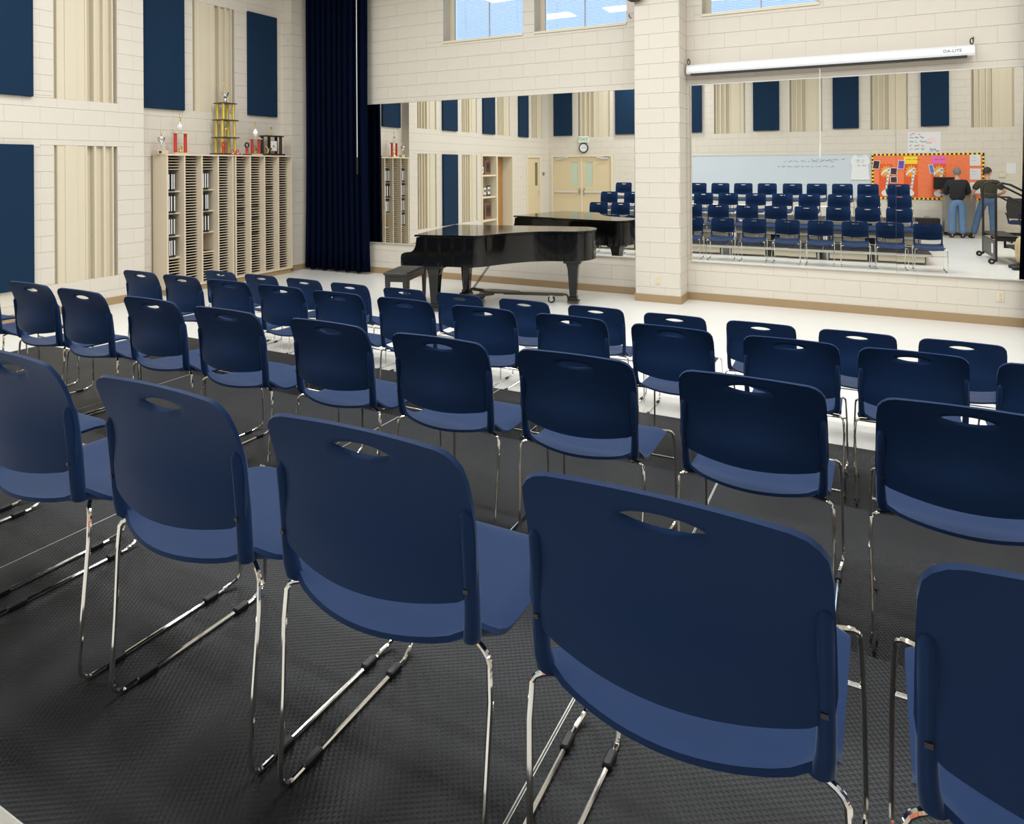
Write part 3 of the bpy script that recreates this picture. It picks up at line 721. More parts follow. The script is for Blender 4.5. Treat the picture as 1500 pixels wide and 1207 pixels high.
# ------------------------------------------------------------------ chairs
def build_chair():
    root = thing('stacking_chair', 'navy', 'chair')
    # --- backrest with handle hole
    NX, NZ = 26, 18; Wd, zb, ztp, rc = 0.225, 0.526, 0.796, 0.048
    zs = [zb + (ztp-zb)*(0.5-0.5*math.cos(math.pi*(0.04+0.96*j/NZ)/1.0)) if False else zb+(ztp-zb)*j/NZ for j in range(NZ+1)]
    zs[1] = zb+0.006; zs[2] = zb+0.02; zs[-2] = ztp-0.004; zs[-3] = ztp-0.014; zs[-4] = ztp-0.029
    def hw(z):
        d = min(z-zb, ztp-z); r = rc if ztp-z < z-zb else 0.035
        if d >= r: return Wd
        return Wd - r + math.sqrt(max(0, r*r-(r-d)**2))
    def yy(x, z):
        t = (z-zb)/(ztp-zb)
        yp = 0.040 - 0.054*max(0, (t-0.35)/0.65)**1.7
        k = 0.050*(1-1.34*t**1.3)
        return yp - k*(1-min(1, (x/Wd)**2)) + 0.006*math.exp(-((z-zb)/0.03)**2)
    idx = {}; vs = []
    def V(x, z): vs.append((x, yy(x, z), z - 0.022*(1-(x/Wd)**2)*math.exp(-(z-zb)/0.05))); return len(vs)-1
    for j in range(NZ+1):
        for i in range(NX+1): idx[(i, j)] = V((2*i/NX-1)*hw(zs[j]), zs[j])
    hc, ha, hb = 0.755, 0.069, 0.0165
    i0, i1 = 8, 18
    j0 = max(j for j in range(NZ+1) if zs[j] < hc-hb-0.006); j1 = min(j for j in range(NZ+1) if zs[j] > hc+hb+0.006)
    fs = []
    for j in range(NZ):
        for i in range(NX):
            if i0 <= i < i1 and j0 <= j < j1: continue
            fs.append((idx[(i, j)], idx[(i+1, j)], idx[(i+1, j+1)], idx[(i, j+1)]))
    ring = [(i, j0) for i in range(i0, i1)] + [(i1, j) for j in range(j0, j1)] + [(i, j1) for i in range(i1, i0, -1)] + [(i0, j) for j in range(j1, j0, -1)]
    n = len(ring); r0 = [idx[q] for q in ring]; rings = [r0]
    nb_, ns_ = i1-i0, j1-j0
    angs = []
    for cnt, a0, a1 in ((nb_, 198, 342), (ns_, 342, 378), (nb_, 18, 162), (ns_, 162, 198)):
        for q in range(cnt): angs.append(R(a0+(a1-a0)*q/cnt))
    for f, sc, dy in ((0.5, 1.25, 0), (1.0, 1.22, 0), (1.0, 1.0, 0.004)):
        rr = []
        for q, a in zip(ring, angs):
            p = vs[idx[q]]; ex, ez = ha*(sc if sc == 1.0 else 1+(sc-1)*0.5)*math.cos(a), hc+hb*sc*math.sin(a)
            vi = V(p[0]*(1-f)+ex*f, p[2]*(1-f)+ez*f); vs[vi] = (vs[vi][0], vs[vi][1]+dy, vs[vi][2]); rr.append(vi)
        rings.append(rr)
    for a, b in zip(rings, rings[1:]):
        for k in range(n): fs.append((a[k], a[(k+1) % n], b[(k+1) % n], b[k]))
    def solid(name, vs, fs, th, m, subd=0):
        me = bpy.data.meshes.new(name); me.from_pydata(vs, [], fs); bm = bmesh.new(); bm.from_mesh(me)
        bmesh.ops.remove_doubles(bm, verts=bm.verts, dist=1e-5)
        bmesh.ops.recalc_face_normals(bm, faces=bm.faces); bmesh.ops.solidify(bm, geom=bm.faces[:], thickness=th)
        bmesh.ops.recalc_face_normals(bm, faces=bm.faces); bm.to_mesh(me); bm.free()
        me.materials.append(m); me.shade_smooth(); me.set_sharp_from_angle(angle=R(50)); return me
    link('backrest', solid('backrest', vs, fs, 0.0095, M['plastic']), root)
    # --- seat shell
    NX, NY = 18, 16; vs = []; fs = []
    for j in range(NY+1):
        t = j/NY
        for i in range(NX+1):
            s = 2*i/NX-1
            y0 = 0.060 - 0.062*(1-s*s); y1 = 0.495 + 0.018*(1-s*s)
            tt = t if 0 < j < NY else t
            y = y0 + (y1-y0)*tt
            w = 0.226
            dr = 1-t
            if dr < 0.16: rr = 0.16; w = w - 0.07 + 0.07*math.sqrt(max(0, 1-((rr-dr)/rr)**2))
            if t < 0.05: w = w - 0.010 + 0.010*math.sqrt(max(0, 1-((0.05-t)/0.05)**2))
            x = s*w
            z = 0.416 + (0.036-0.003*(1-s*s))*max(0, 1-t/0.30)**1.6 - 0.030*max(0, (t-0.80)/0.20)**2 - 0.010*(1-s*s)*(0.3 < t < 2)*min(1, (t-0.3)/0.2 if t > .3 else 0)
            z -= 0.012*max(0, abs(s)-0.86)/0.14*(1 if t > 0.25 else t/0.25)
            z += 0.020*max(0, (abs(s)-0.70)/0.30)**2*max(0, 1-t/0.16) - 0.012*max(0, 1-t/0.12)*(1-s*s)
            vs.append((x, y, z))
    for j in range(NY):
        for i in range(NX): fs.append((j*(NX+1)+i, j*(NX+1)+i+1, (j+1)*(NX+1)+i+1, (j+1)*(NX+1)+i))
    link('seat', solid('seat', vs, fs, 0.010, M['plastic']), root)
    # --- posts joining seat corner and back
    for s in (-1, 1):
        mb = MB(); pts = []; N = 9
        prof = [(0.440, 0.2040, 0.056, 0.016, 0.016), (0.449, 0.2085, 0.050, 0.0155, 0.018), (0.478, 0.2120, 0.045, 0.0135, 0.0185), (0.515, 0.2135, 0.042, 0.0125, 0.0185), (0.56, 0.2135, 0.039, 0.0122, 0.0185), (0.63, 0.2135, 0.032, 0.0118, 0.018), (0.672, 0.2135, 0.027, 0.0115, 0.017), (0.683, 0.2135, 0.026, 0.0085, 0.011), (0.6865, 0.2135, 0.026, 0.004, 0.004)]
        vs = []; fs = []; n = 12
        for z, cx, cy, rx, ry in prof:
            for k in range(n):
                a = 2*math.pi*k/n; vs.append((s*cx+rx*math.cos(a), cy+ry*math.sin(a), z))
        for i in range(len(prof)-1):
            for k in range(n): fs.append((i*n+k, i*n+(k+1) % n, (i+1)*n+(k+1) % n, (i+1)*n+k))
        fs += [tuple(reversed(range(n))), tuple(range((len(prof)-1)*n, len(prof)*n))]
        mb.add(vs, fs); p = mb.build('back_post', M['plastic'], root, smooth=True)
        MB().box(s*0.2125-0.0045, s*0.2125+0.0045, 0.0195, 0.026, 0.541, 0.548).build('lock_slot', M['black'], p)
    # --- sled frames
    for s in (-1, 1):
        raw = [(0.14, 0.120, 0.410), (0.212, 0.072, 0.421), (0.238, 0.058, 0.406), (0.2415, 0.054, 0.345), (0.237, 0.044, 0.20), (0.235, 0.034, 0.07), (0.235, 0.037, 0.028), (0.235, 0.055, 0.009), (0.235, 0.085, 0.006), (0.235, 0.20, 0.006), (0.235, 0.43, 0.006), (0.2355, 0.452, 0.008), (0.243, 0.490, 0.016), (0.246, 0.503, 0.035), (0.246, 0.506, 0.08), (0.244, 0.500, 0.25), (0.240, 0.492, 0.355), (0.232, 0.482, 0.386), (0.20, 0.468, 0.391), (0.10, 0.44, 0.391)]
        pts = [Vector(p) for p in raw]
        out = [pts[0]]
        for a in range(len(pts)-1):      # Catmull-Rom, two extra points per span
            p0 = pts[max(0, a-1)]; p1 = pts[a]; p2 = pts[a+1]; p3 = pts[min(len(pts)-1, a+2)]
            for t in ((0.33, 0.67, 1.0) if (p2-p1).length < 0.06 else (1.0,)):
                if t == 1.0: out.append(p2)
                else: out.append(0.5*((2*p1)+(p2-p0)*t+(2*p0-5*p1+4*p2-p3)*t*t+(3*p1-p0-3*p2+p3)*t**3) if (p2-p1).length < 0.06 else p1.lerp(p2, t))
        fr = MB().tube([(s*p.x, p.y, p.z) for p in out], 0.0056, 8).build('sled_frame', M['chrome'], root, smooth=True)
        for ya, yb in ((0.098, 0.148), (0.385, 0.430)):
            MB().bbox(s*0.235-0.0095, s*0.235+0.0095, ya, yb, 0.0003, 0.0165, 0.003).build('glide', M['black'], fr)
    MB().tube([(-0.244, 0.499, 0.272), (0.244, 0.499, 0.272)], 0.005, 8).build('stretcher', M['chrome'], root, smooth=True)
    MB().bbox(-0.11, 0.11, 0.20, 0.42, 0.382, 0.398, 0.006).build('under_seat_frame', M['plastic'], root)
    return root
chair0 = build_chair(); used = [False]
def put_chair(x, y, z, rz, label, group):
    if not used[0]: c = chair0; used[0] = True
    else: c = copy_tree(chair0)
    c.location = (x, y, z); c.rotation_euler.z = R(rz); c['label'] = label; c['group'] = group
    return c
rows = {
 1: (4.90, 0.0, [l*1.009+0.218 for l in (-6.13, -5.56, -4.99, -4.42, -3.82, -3.25, -2.65, -2.05, -1.45, -0.87, -0.29, 0.27)], [1.08], 'front row on white floor'),
 2: (3.68, 0.2, [l+0.214 for l in (-5.69, -5.16, -4.61, -4.06, -3.51, -2.94, -2.34, -1.76, -1.17, -0.57, -0.04, 0.51)], [], 'second row, lowest riser'),
 3: (2.268, 0.4, [-5.04] + [l*0.986+0.210 for l in (-4.66, -4.14, -3.55, -2.97, -2.34, -1.75, -1.17, -0.56, 0.03)], [-5.66, 0.83], 'third row, middle riser'),
 4: (0.975, 0.6, [-1.96] + [l*0.961+0.222 for l in (-1.66, -1.09, -0.51, 0.055)], [-5.65, -3.66, -3.09, -2.53, 0.90], 'nearest row, top riser')}
for r_, (y, z, xs, mir_x, nm) in rows.items():
    for i, x in enumerate(xs):
        put_chair(x, y + random.uniform(-.012, .012), z, random.uniform(-1.2, 1.2),
                  'navy chair %s from left among those seen directly in the %s' % (ORD[i], nm), 'chairs in the ' + nm)
    for i, x in enumerate(mir_x):
        w = ORD[i] + ' from left' if len(mir_x) > 2 else ('left one' if x < -3 else 'right one')
        put_chair(x, y, z, random.uniform(-1.5, 1.5), 'navy chair seen only in the mirror, %s of the %s' % (w, nm), 'chairs in the ' + nm)

# ------------------------------------------------------------------ piano
pn = thing('grand_piano', 'glossy black grand piano with closed lid in front of the mirrors', 'piano', (-5.29, 7.12, 0), R(12.8))
def smooth_poly(pts, it=2):
    for _ in range(it):
        q = []
        for i in range(len(pts)):
            a, b = pts[i], pts[(i+1) % len(pts)]
            q += [(a[0]*.75+b[0]*.25, a[1]*.75+b[1]*.25), (a[0]*.25+b[0]*.75, a[1]*.25+b[1]*.75)]
        pts = q
    return pts
OUT = [(0.95, -0.07), (1.06, 0.02), (1.16, 0.17), (1.33, 0.40), (1.55, 0.60), (1.78, 0.70), (2.00, 0.73), (2.14, 0.77), (2.25, 0.88), (2.31, 1.06), (2.30, 1.26), (2.22, 1.40), (2.08, 1.45)]
def cr(pts, n=4):
    out = []
    for a in range(len(pts)-1):
        p0 = Vector(pts[max(0, a-1)]); p1 = Vector(pts[a]); p2 = Vector(pts[a+1]); p3 = Vector(pts[min(len(pts)-1, a+2)])
        for k in range(n):
            t = k/n; v = 0.5*((2*p1)+(p2-p0)*t+(2*p0-5*p1+4*p2-p3)*t*t+(3*p1-p0-3*p2+p3)*t**3); out.append((v.x, v.y))
    out.append(tuple(pts[-1])); return out
curve = cr(OUT)
def inset(poly, d):
    n = len(poly); out = []
    for i in range(n):
        p = Vector(poly[i]); a = Vector(poly[i-1]); b = Vector(poly[(i+1) % n]); t = (b-a).normalized(); out.append((p.x - t.y*d, p.y + t.x*d))
    return out
rim = [(0.24, -0.07)] + curve + [(0.24, 1.45)]
MB().prism(rim, 0.615, 0.975, 'Z').build('rim', M['lacquer'], pn, smooth=True)
lid = [(0.19, -0.082)] + inset(curve, -0.014) + [(0.19, 1.462)]
mb = MB(); mb.prism(lid, 0.985, 1.003, 'Z'); mb.prism(inset(lid, 0.006), 1.003, 1.008, 'Z'); mb.build('lid', M['lacquer'], pn, smooth=True)
MB().prism(inset(rim, 0.02), 0.974, 0.986, 'Z').build('lid_bumper', M['black'], pn)
MB().box(0.02, 0.32, -0.03, 1.41, 0.615, 0.675).build('keybed', M['lacquer'], pn)
arm = [(0.0, 0.615), (0.34, 0.615), (0.34, 0.975), (0.215, 0.975), (0.20, 0.86), (0.17, 0.81), (0.13, 0.785), (0.04, 0.775), (0.008, 0.755), (0.0, 0.72)]
for v0 in (-0.07, 1.375): MB().prism([(p[0], p[1]) for p in arm], v0, v0+0.075, 'Y').build('arm', M['lacquer'], pn, smooth=True)
MB().box(0.005, 0.03, 0.005, 1.375, 0.63, 0.705).build('key_slip', M['lacquer'], pn)
MB().box(0.185, 0.21, 0.005, 1.375, 0.70, 0.86).build('fallboard', M['lacquer'], pn)
mb = MB()
for k in range(52): mb.box(0.032, 0.18, 0.075+k*0.0236, 0.075+k*0.0236+0.0226, 0.69, 0.722)
mb.build('white_keys', M['paper'], pn, kind='stuff')
mb = MB()
for k in range(51):
    if k % 7 not in (1, 4): mb.box(0.085, 0.18, 0.075+(k+1)*0.0236-0.0055, 0.075+(k+1)*0.0236+0.0055, 0.72, 0.734)
mb.build('black_keys', M['black'], pn, kind='stuff')
for (u, v) in ((0.36, 0.20), (0.44, 1.24), (2.02, 1.06)):
    vs = []; prof = [(0.615, 0.12), (0.555, 0.115), (0.545, 0.085), (0.47, 0.068), (0.28, 0.056), (0.105, 0.046), (0.10, 0.058), (0.05, 0.058)]
    for z, h in prof: vs += [(u-h, v-h, z), (u+h, v-h, z), (u+h, v+h, z), (u-h, v+h, z)]
    fs = [(3, 2, 1, 0)] + [(i*4+k, i*4+(k+1) % 4, (i+1)*4+(k+1) % 4, (i+1)*4+k) for i in range(len(prof)-1) for k in range(4)] + [tuple(range((len(prof)-1)*4, len(prof)*4))]
    MB().add(vs, fs).build('leg', M['lacquer'], pn)
ly = MB()
for dv in (-0.05, 0.05): ly.tube([(0.62, 0.69+dv, 0.62), (0.60, 0.69+dv, 0.16)], 0.017, 8)
ly.bbox(0.55, 0.67, 0.59, 0.79, 0.10, 0.17, 0.01); ly.bbox(0.56, 0.68, 0.60, 0.78, 0.575, 0.62, 0.01)
lyo = ly.build('pedal_lyre', M['lacquer'], pn)
for dv in (-0.05, 0, 0.05): MB().bbox(0.40, 0.57, 0.69+dv-0.012, 0.69+dv+0.012, 0.055, 0.068, 0.003).build('pedal', M['gold'], lyo)
for dv in (-0.055, 0.055): MB().tube([(0.66, 0.69+dv, 0.14), (1.0, 0.69+dv, 0.615)], 0.006, 6).build('brace_rod', M['dblack'], pn)
# piano truck
tk = thing('piano_truck', 'dark steel three armed truck with casters under the grand piano', 'dolly', (-5.29, 7.12, 0), R(12.8))
hub = (0.98, 0.98)
MB().prism(smooth_poly([(hub[0]-0.20, hub[1]-0.14), (hub[0]+0.30, hub[1]-0.05), (hub[0]+0.32, hub[1]+0.05), (hub[0]-0.20, hub[1]+0.14)], 2), 0.125, 0.15).build('hub_plate', M['steel'], tk)
mb = MB()
for (u, v) in ((0.36, 0.20), (0.44, 1.24), (2.02, 1.06)):
    d = Vector((u-hub[0], v-hub[1])); Ln = d.length; d.normalize(); p = Vector((-d.y, d.x)); h = 0.022
    s = 0.08; e = Ln-0.14
    A = Vector(hub)+d*s; B = Vector(hub)+d*e
    mb.add([(A+p*h).to_tuple()+(0.10,), (B+p*h).to_tuple()+(0.10,), (B-p*h).to_tuple()+(0.10,), (A-p*h).to_tuple()+(0.10,), (A+p*h).to_tuple()+(0.14,), (B+p*h).to_tuple()+(0.14,), (B-p*h).to_tuple()+(0.14,), (A-p*h).to_tuple()+(0.14,)],
           [(0, 3, 2, 1), (4, 5, 6, 7), (0, 1, 5, 4), (1, 2, 6, 5), (2, 3, 7, 6), (3, 0, 4, 7)])
    C_ = Vector((u, v))-d*0.10
    mb.tube([(B.x, B.y, 0.12), (C_.x, C_.y, 0.12), (C_.x+d.x*0.02, C_.y+d.y*0.02, 0.10), (C_.x+d.x*0.03, C_.y+d.y*0.03, 0.045), (u, v, 0.03)], 0.016, 6)
    mb.box(u-0.075, u+0.075, v-0.075, v+0.075, 0.022, 0.049)
mb.build('arm_frame', M['steel'], tk)
for (u, v) in ((0.36, 0.20), (0.44, 1.24), (2.02, 1.06)):
    d = (Vector((u, v))-Vector(hub)); Ln = d.length; d.normalize(); c = Vector(hub)+d*(Ln-0.30)
    w = MB().lathe([(0.02, -0.018), (0.048, -0.016), (0.05, -0.008), (0.05, 0.008), (0.048, 0.016), (0.02, 0.018)], (c.x, c.y, 0.051), 18, 'Y').build('caster', M['dblack'], tk, smooth=True)
    MB().lathe([(0.03, -0.019), (0.03, 0.019)], (c.x, c.y, 0.051), 14, 'Y').build('wheel_disc', M['alum'], w)
    mb = MB(); mb.box(c.x-0.02, c.x+0.02, c.y-0.028, c.y-0.022, 0.045, 0.105); mb.box(c.x-0.02, c.x+0.02, c.y+0.022, c.y+0.028, 0.045, 0.105); mb.box(c.x-0.03, c.x+0.03, c.y-0.03, c.y+0.03, 0.095, 0.105); mb.build('fork', M['alum'], w)
# bench
bn = thing('piano_bench', 'black padded piano bench with tapered legs tucked at the keyboard', 'bench', (-5.40, 7.10, 0), R(16))
MB().bbox(-0.16, 0.17, -0.02, 0.82, 0.47, 0.505, 0.008).build('padded_top', M['benchpad'], bn)
mb = MB(); mb.box(-0.135, 0.145, 0.005, 0.02, 0.385, 0.47); mb.box(-0.135, 0.145, 0.78, 0.795, 0.385, 0.47); mb.box(-0.135, -0.12, 0.02, 0.78, 0.385, 0.47); mb.box(0.13, 0.145, 0.02, 0.78, 0.385, 0.47); mb.build('apron', M['satinblack'], bn)
for (px, py) in ((-0.115, 0.03), (0.125, 0.03), (-0.115, 0.77), (0.125, 0.77)):
    vs = []; prof = [(0.47, 0.028), (0.38, 0.027), (0.0, 0.016)]
    for z, h in prof: vs += [(px-h, py-h, z), (px+h, py-h, z), (px+h, py+h, z), (px-h, py+h, z)]
    MB().add(vs, [(0, 1, 2, 3)] + [(i*4+k, i*4+(k+1) % 4, (i+1)*4+(k+1) % 4, (i+1)*4+k) for i in range(2) for k in range(4)] + [(8, 9, 10, 11)]).build('leg', M['satinblack'], bn)

# ------------------------------------------------------------------ what the mirrors show behind the camera
# double doors
dd = thing('door_1', None, None, (DD[0], YB, 0)); dd['kind'] = 'structure'
w = DD[1]-DD[0]; h = DD[3]
mb = MB(); f = 0.075
mb.box(0, f, -0.10, 0.02, 0, h); mb.box(w-f, w, -0.10, 0.02, 0, h); mb.box(f, w-f, -0.10, 0.02, h-f, h); mb.build('door_frame', M['frame'], dd)
MB().box(w/2-0.03, w/2+0.03, -0.09, -0.03, 0, h-f).build('center_post', M['frame'], dd)
for s in (0, 1):
    a, b = (f+0.004, w/2-0.032) if s == 0 else (w/2+0.032, w-f-0.004)
    wx0, wx1 = (b-0.34, b-0.10) if s == 0 else (a+0.10, a+0.34)
    mb = MB()
    for q in subtract((a, b, 0.01, h-f-0.004), [(wx0, wx1, 1.18, 1.98)]): mb.box(q[0], q[1], -0.085, -0.04, q[2], q[3])
    lf = mb.build('door_leaf', M['doorp'], dd)
    MB().box(wx0, wx1, -0.07, -0.055, 1.18, 1.98).build('window_pane', M['glassgreen'], lf)
    MB().bbox(a+0.05, b-0.06, -0.04, 0.015, 0.96, 1.03, 0.01).build('push_bar', M['alumw'], lf)
    hx = b-0.05 if s == 0 else a+0.05
    mb = MB(); mb.bbox(hx-0.03, hx+0.03, -0.04, -0.028, 0.88, 1.12, 0.004); mb.tube([(hx, -0.03, 0.91), (hx, 0.03, 0.93), (hx, 0.03, 1.07), (hx, -0.03, 1.09)], 0.012, 6); mb.build('pull_handle', M['chrome'], lf)
    cx = a+0.10 if s == 0 else b-0.10; sg = 1 if s == 0 else -1
    mb = MB(); mb.bbox(min(cx, cx+sg*0.28), max(cx, cx+sg*0.28), -0.04, 0.02, h-f-0.10, h-f-0.04, 0.008); mb.tube([(cx+sg*0.14, 0.02, h-f-0.03), (cx+sg*0.36, 0.10, h-f-0.03), (cx+sg*0.44, 0.0, h-f-0.03)], 0.010, 6); mb.build('door_closer', M['alumw'], lf)
# clock and exit sign
ck = thing('wall_clock', 'round black rimmed wall clock above the double doors', 'clock', (-7.92, YB, 2.445))
MB().lathe([(0.15, 0.0), (0.165, 0.02), (0.165, 0.05), (0.135, 0.062), (0.13, 0.05)], (0, 0, 0), 28, 'Y').build('rim', M['black'], ck, smooth=True)
MB().lathe([(0.132, 0.045), (0.132, 0.052)], (0, 0, 0), 28, 'Y').build('dial', M['clockface'], ck)
mb = MB()
for k in range(12):
    a = k*math.pi/6; mb.tube([(0.10*math.sin(a), 0.053, 0.10*math.cos(a)), (0.12*math.sin(a), 0.053, 0.12*math.cos(a))], 0.003, 4)
mb.build('hour_marks', M['ink'], ck)
for nm_, a, ln in (('hour_hand', R(-75), 0.06), ('minute_hand', R(80), 0.09)): MB().tube([(0, 0.056, 0), (ln*math.sin(a), 0.056, ln*math.cos(a))], 0.004, 4).build(nm_, M['ink'], ck)
ex = thing('exit_sign', 'white EXIT sign with green letters above the clock', 'sign', (-7.93, YB, 2.62))
MB().bbox(-0.17, 0.17, 0.0, 0.05, 0, 0.21, 0.008).build('case', M['exitw'], ex)
o = link('lettering', text_mesh('EXIT', 0.16, M['exitg']), ex); o.location = (0, 0.0525, 0.105); o.rotation_euler = (R(90), 0, R(180))
outlet('white fire alarm plate reflected beside the double doors', (-6.50, YB+0.001, 1.62), R(180))
# single door on the left wall
d2 = thing('door_2', None, None, (L, DR[0], 0)); d2['kind'] = 'structure'
w = DR[1]-DR[0]; h = DR[3]
mb = MB(); mb.box(-0.10, 0.02, 0, f, 0, h); mb.box(-0.10, 0.02, w-f, w, 0, h); mb.box(-0.10, 0.02, f, w-f, h-f, h); mb.build('door_frame', M['frame'], d2)
mb = MB(); wy = (0.17, 0.40)
for q in subtract((f+0.004, w-f-0.004, 0.01, h-f-0.004), [(wy[0], wy[1], 1.22, 1.97)]): mb.box(-0.07, -0.02, q[0], q[1], q[2], q[3])
lf = mb.build('door_leaf', M['doorp'], d2)
MB().box(-0.055, -0.04, wy[0], wy[1], 1.22, 1.97).build('window_pane', M['glassdark'], lf)
mb = MB(); mb.lathe([(0.03, 0), (0.03, 0.01)], (-0.02, 0.15, 1.02), 12, 'X'); mb.tube([(-0.02, 0.15, 1.02), (0.04, 0.15, 1.02), (0.045, 0.27, 1.02)], 0.010, 6); mb.build('lever_handle', M['chrome'], lf)
for z in (0.25, 1.05, 1.85): MB().bbox(-0.024, -0.01, w-f-0.02, w-f+0.012, z, z+0.11, 0.003).build('hinge', M['alum'], lf)
th = MB().bbox(0, 0.03, -0.07, 0.07, 0, 0.10, 0.006).build('thermostat', M['greyink'], label='small grey thermostat reflected between the single door and the corner', cat='thermostat', loc=(L, -1.72, 1.55))
# alcove with shelves
al = thing('trim_1', None, None, (L, ALC[0], 0)); al['kind'] = 'structure'
w = ALC[1]-ALC[0]; h = ALC[3]; mul = 1.72-ALC[0]; dp = 0.42
mb = MB(); mb.box(-0.40, 0.015, 0, 0.06, 0, h); mb.box(-0.40, 0.015, w-0.06, w, 0, h); mb.box(-0.40, 0.015, 0.06, w-0.06, h-0.06, h); mb.box(-0.40, 0.015, mul-0.04, mul+0.04, 0, h-0.06); mb.build('alcove_frame', M['frame'], al)
MB().box(-dp-0.02, -0.36, 0.06, w-0.06, 0, h-0.06).build('alcove_back', M['well'], al)
for z in (0.36, 1.01, 1.62): MB().box(-0.36, 0.0, mul+0.04, w-0.06, z-0.045, z).build('alcove_shelf', M['frame'], al)
MB().box(-0.355, -0.315, 0.08, 0.52, 0.02, h-0.10).build('oak_panel', M['oak'], al)
def plaque(label, y, z, wd, ht, m, disc):
    t = thing('award_plaque', label, 'plaque', (L-0.16, y, z), 0, 'award plaques on the alcove shelves')
    MB().bbox(-0.012, 0.012, -wd/2, wd/2, 0, ht, 0.006).build('board', m, t)
    MB().box(0.012, 0.016, -wd*0.36, wd*0.36, ht*0.18, ht*0.86).build('inlay', disc, t)
    MB().lathe([(wd*0.2, 0), (wd*0.2, 0.006)], (0.016, 0, ht*0.55), 14, 'X').build('seal', M['gold'] if disc is M['ink'] else M['ink'], t)
plaque('wood award plaque with round seal on the top alcove shelf', 1.98, 1.62, 0.34, 0.42, M['plaque'], M['photo'])
plaque('dark little plaque at the back of the top alcove shelf', 2.32, 1.62, 0.20, 0.26, M['walnut'], M['paper'])
plaque('framed certificate nearest the oak panel on the middle alcove shelf', 1.93, 1.01, 0.22, 0.30, M['walnut'], M['paper'])
plaque('framed certificate with pale inlay on the middle alcove shelf', 2.18, 1.01, 0.22, 0.28, M['plaque'], M['paper'])
plaque('blue and white award standing taller on the middle alcove shelf', 2.40, 1.01, 0.22, 0.50, mat('blue_award', sr(60, 80, 140), 0.4), M['paper'])
plaque('large wood plaque with dark square on the bottom alcove shelf', 1.98, 0.36, 0.40, 0.46, M['plaque'], M['photo'])
plaque('plain tan plaque at the far side of the bottom alcove shelf', 2.40, 0.36, 0.28, 0.42, M['plaque'], M['redorange'])

# whiteboard, shirt, bulletin board, posters
wbd = thing('whiteboard', 'long white dry erase board reflected behind the chair rows', 'whiteboard', (0, YB, 0))
MB().box(-5.6, 0.42, 0, 0.02, 0.95, 2.13).build('writing_surface', M['board'], wbd)
mb = MB(); mb.box(-5.63, 0.45, 0, 0.03, 2.13, 2.17); mb.box(-5.63, 0.45, 0, 0.03, 0.92, 0.95); mb.box(-5.63, -5.6, 0, 0.03, 0.95, 2.13); mb.box(0.42, 0.45, 0, 0.03, 0.95, 2.13); mb.build('board_frame', M['alumw'], wbd)
MB().bbox(-5.6, 0.42, 0.0, 0.10, 0.90, 0.92, 0.004).build('marker_tray', M['alum'], wbd)
def scribble(mb, x0, x1, z, hgt, y, rnd, r=0.004, words=True):
    x = x0
    while x < x1:
        L_ = rnd.uniform(0.06, 0.16); n = max(4, int(L_/0.012)); pts = []
        for k in range(n): pts.append((x+L_*k/n, y, z+rnd.uniform(-.5, .5)*hgt+0.004*math.sin(k)))
        mb.tube(pts, r, 4); x += L_+rnd.uniform(0.025, 0.05)
rnd = random.Random(4)
mb = MB()
scribble(mb, -1.80, -0.55, 1.95, 0.05, 0.022, rnd); scribble(mb, -1.05, -0.25, 1.99, 0.045, 0.022, rnd)
scribble(mb, -1.95, -0.45, 1.80, 0.045, 0.022, rnd); scribble(mb, -2.55, -0.2, 1.28, 0.035, 0.022, rnd, 0.003)
mb.build('handwriting', M['greyink'], wbd, kind='stuff')
ts = thing('hanging_shirt', 'white short sleeved shirt pinned flat on the whiteboard', 'shirt', (0.19, YB+0.035, 1.42))
o2 = [(-0.24, 0.0), (-0.20, 0.42), (-0.25, 0.48), (-0.20, 0.66), (-0.10, 0.71), (-0.05, 0.66), (0.05, 0.66), (0.10, 0.71), (0.20, 0.66), (0.25, 0.48), (0.20, 0.42), (0.24, 0.0)]
MB().prism(o2, -0.012, 0.006, 'Y').build('shirt_body', M['cloth'], ts)
MB().tube([(-0.10, 0.008, 0.70), (-0.05, 0.010, 0.65), (0.05, 0.010, 0.65), (0.10, 0.008, 0.70)], 0.008, 6).build('collar', M['paper'], ts)
mb = MB(); rnd = random.Random(9)
scribble(mb, -0.10, 0.08, 0.55, 0.03, 0.009, rnd, 0.004); scribble(mb, -0.08, 0.06, 0.50, 0.03, 0.009, rnd, 0.004); scribble(mb, -0.07, 0.05, 0.40, 0.03, 0.009, rnd, 0.005); mb.build('shirt_print', M['greyink'], ts, kind='stuff')
MB().tube([(-0.25, 0.006, 0.012), (0.25, 0.006, 0.012)], 0.010, 6).build('hem', M['paper'], ts)

bb = thing('bulletin_board', 'bright orange bulletin board with checkered border behind the two men', 'bulletin board', (0, YB, 0))
BX0, BX1, BZ0, BZ1 = 0.475, 3.06, 0.90, 2.14
MB().box(BX0, BX1, 0, 0.02, BZ0, BZ1).build('orange_paper', M['orange'], bb)
for cm, off in (('yellow', 0), ('ink', 1)):
    mb = MB(); s = 0.05
    nx = int((BX1-BX0)/s)
    for k in range(nx+1):
        for zc in (BZ1-s/2, BZ0+s/2):
            if (k+off) % 2 == 0: mb.box(BX0+k*s, min(BX1, BX0+(k+1)*s), 0.02, 0.024, zc-s/2, zc+s/2)
    nz = int((BZ1-BZ0)/s)
    for k in range(1, nz):
        if (k+off) % 2 == 0:
            for xc in (BX0+s/2, BX1-s/2): mb.box(xc-s/2, xc+s/2, 0.02, 0.024, BZ0+k*s, BZ0+(k+1)*s)
    mb.build('checkered_border', M[cm], bb, kind='stuff')
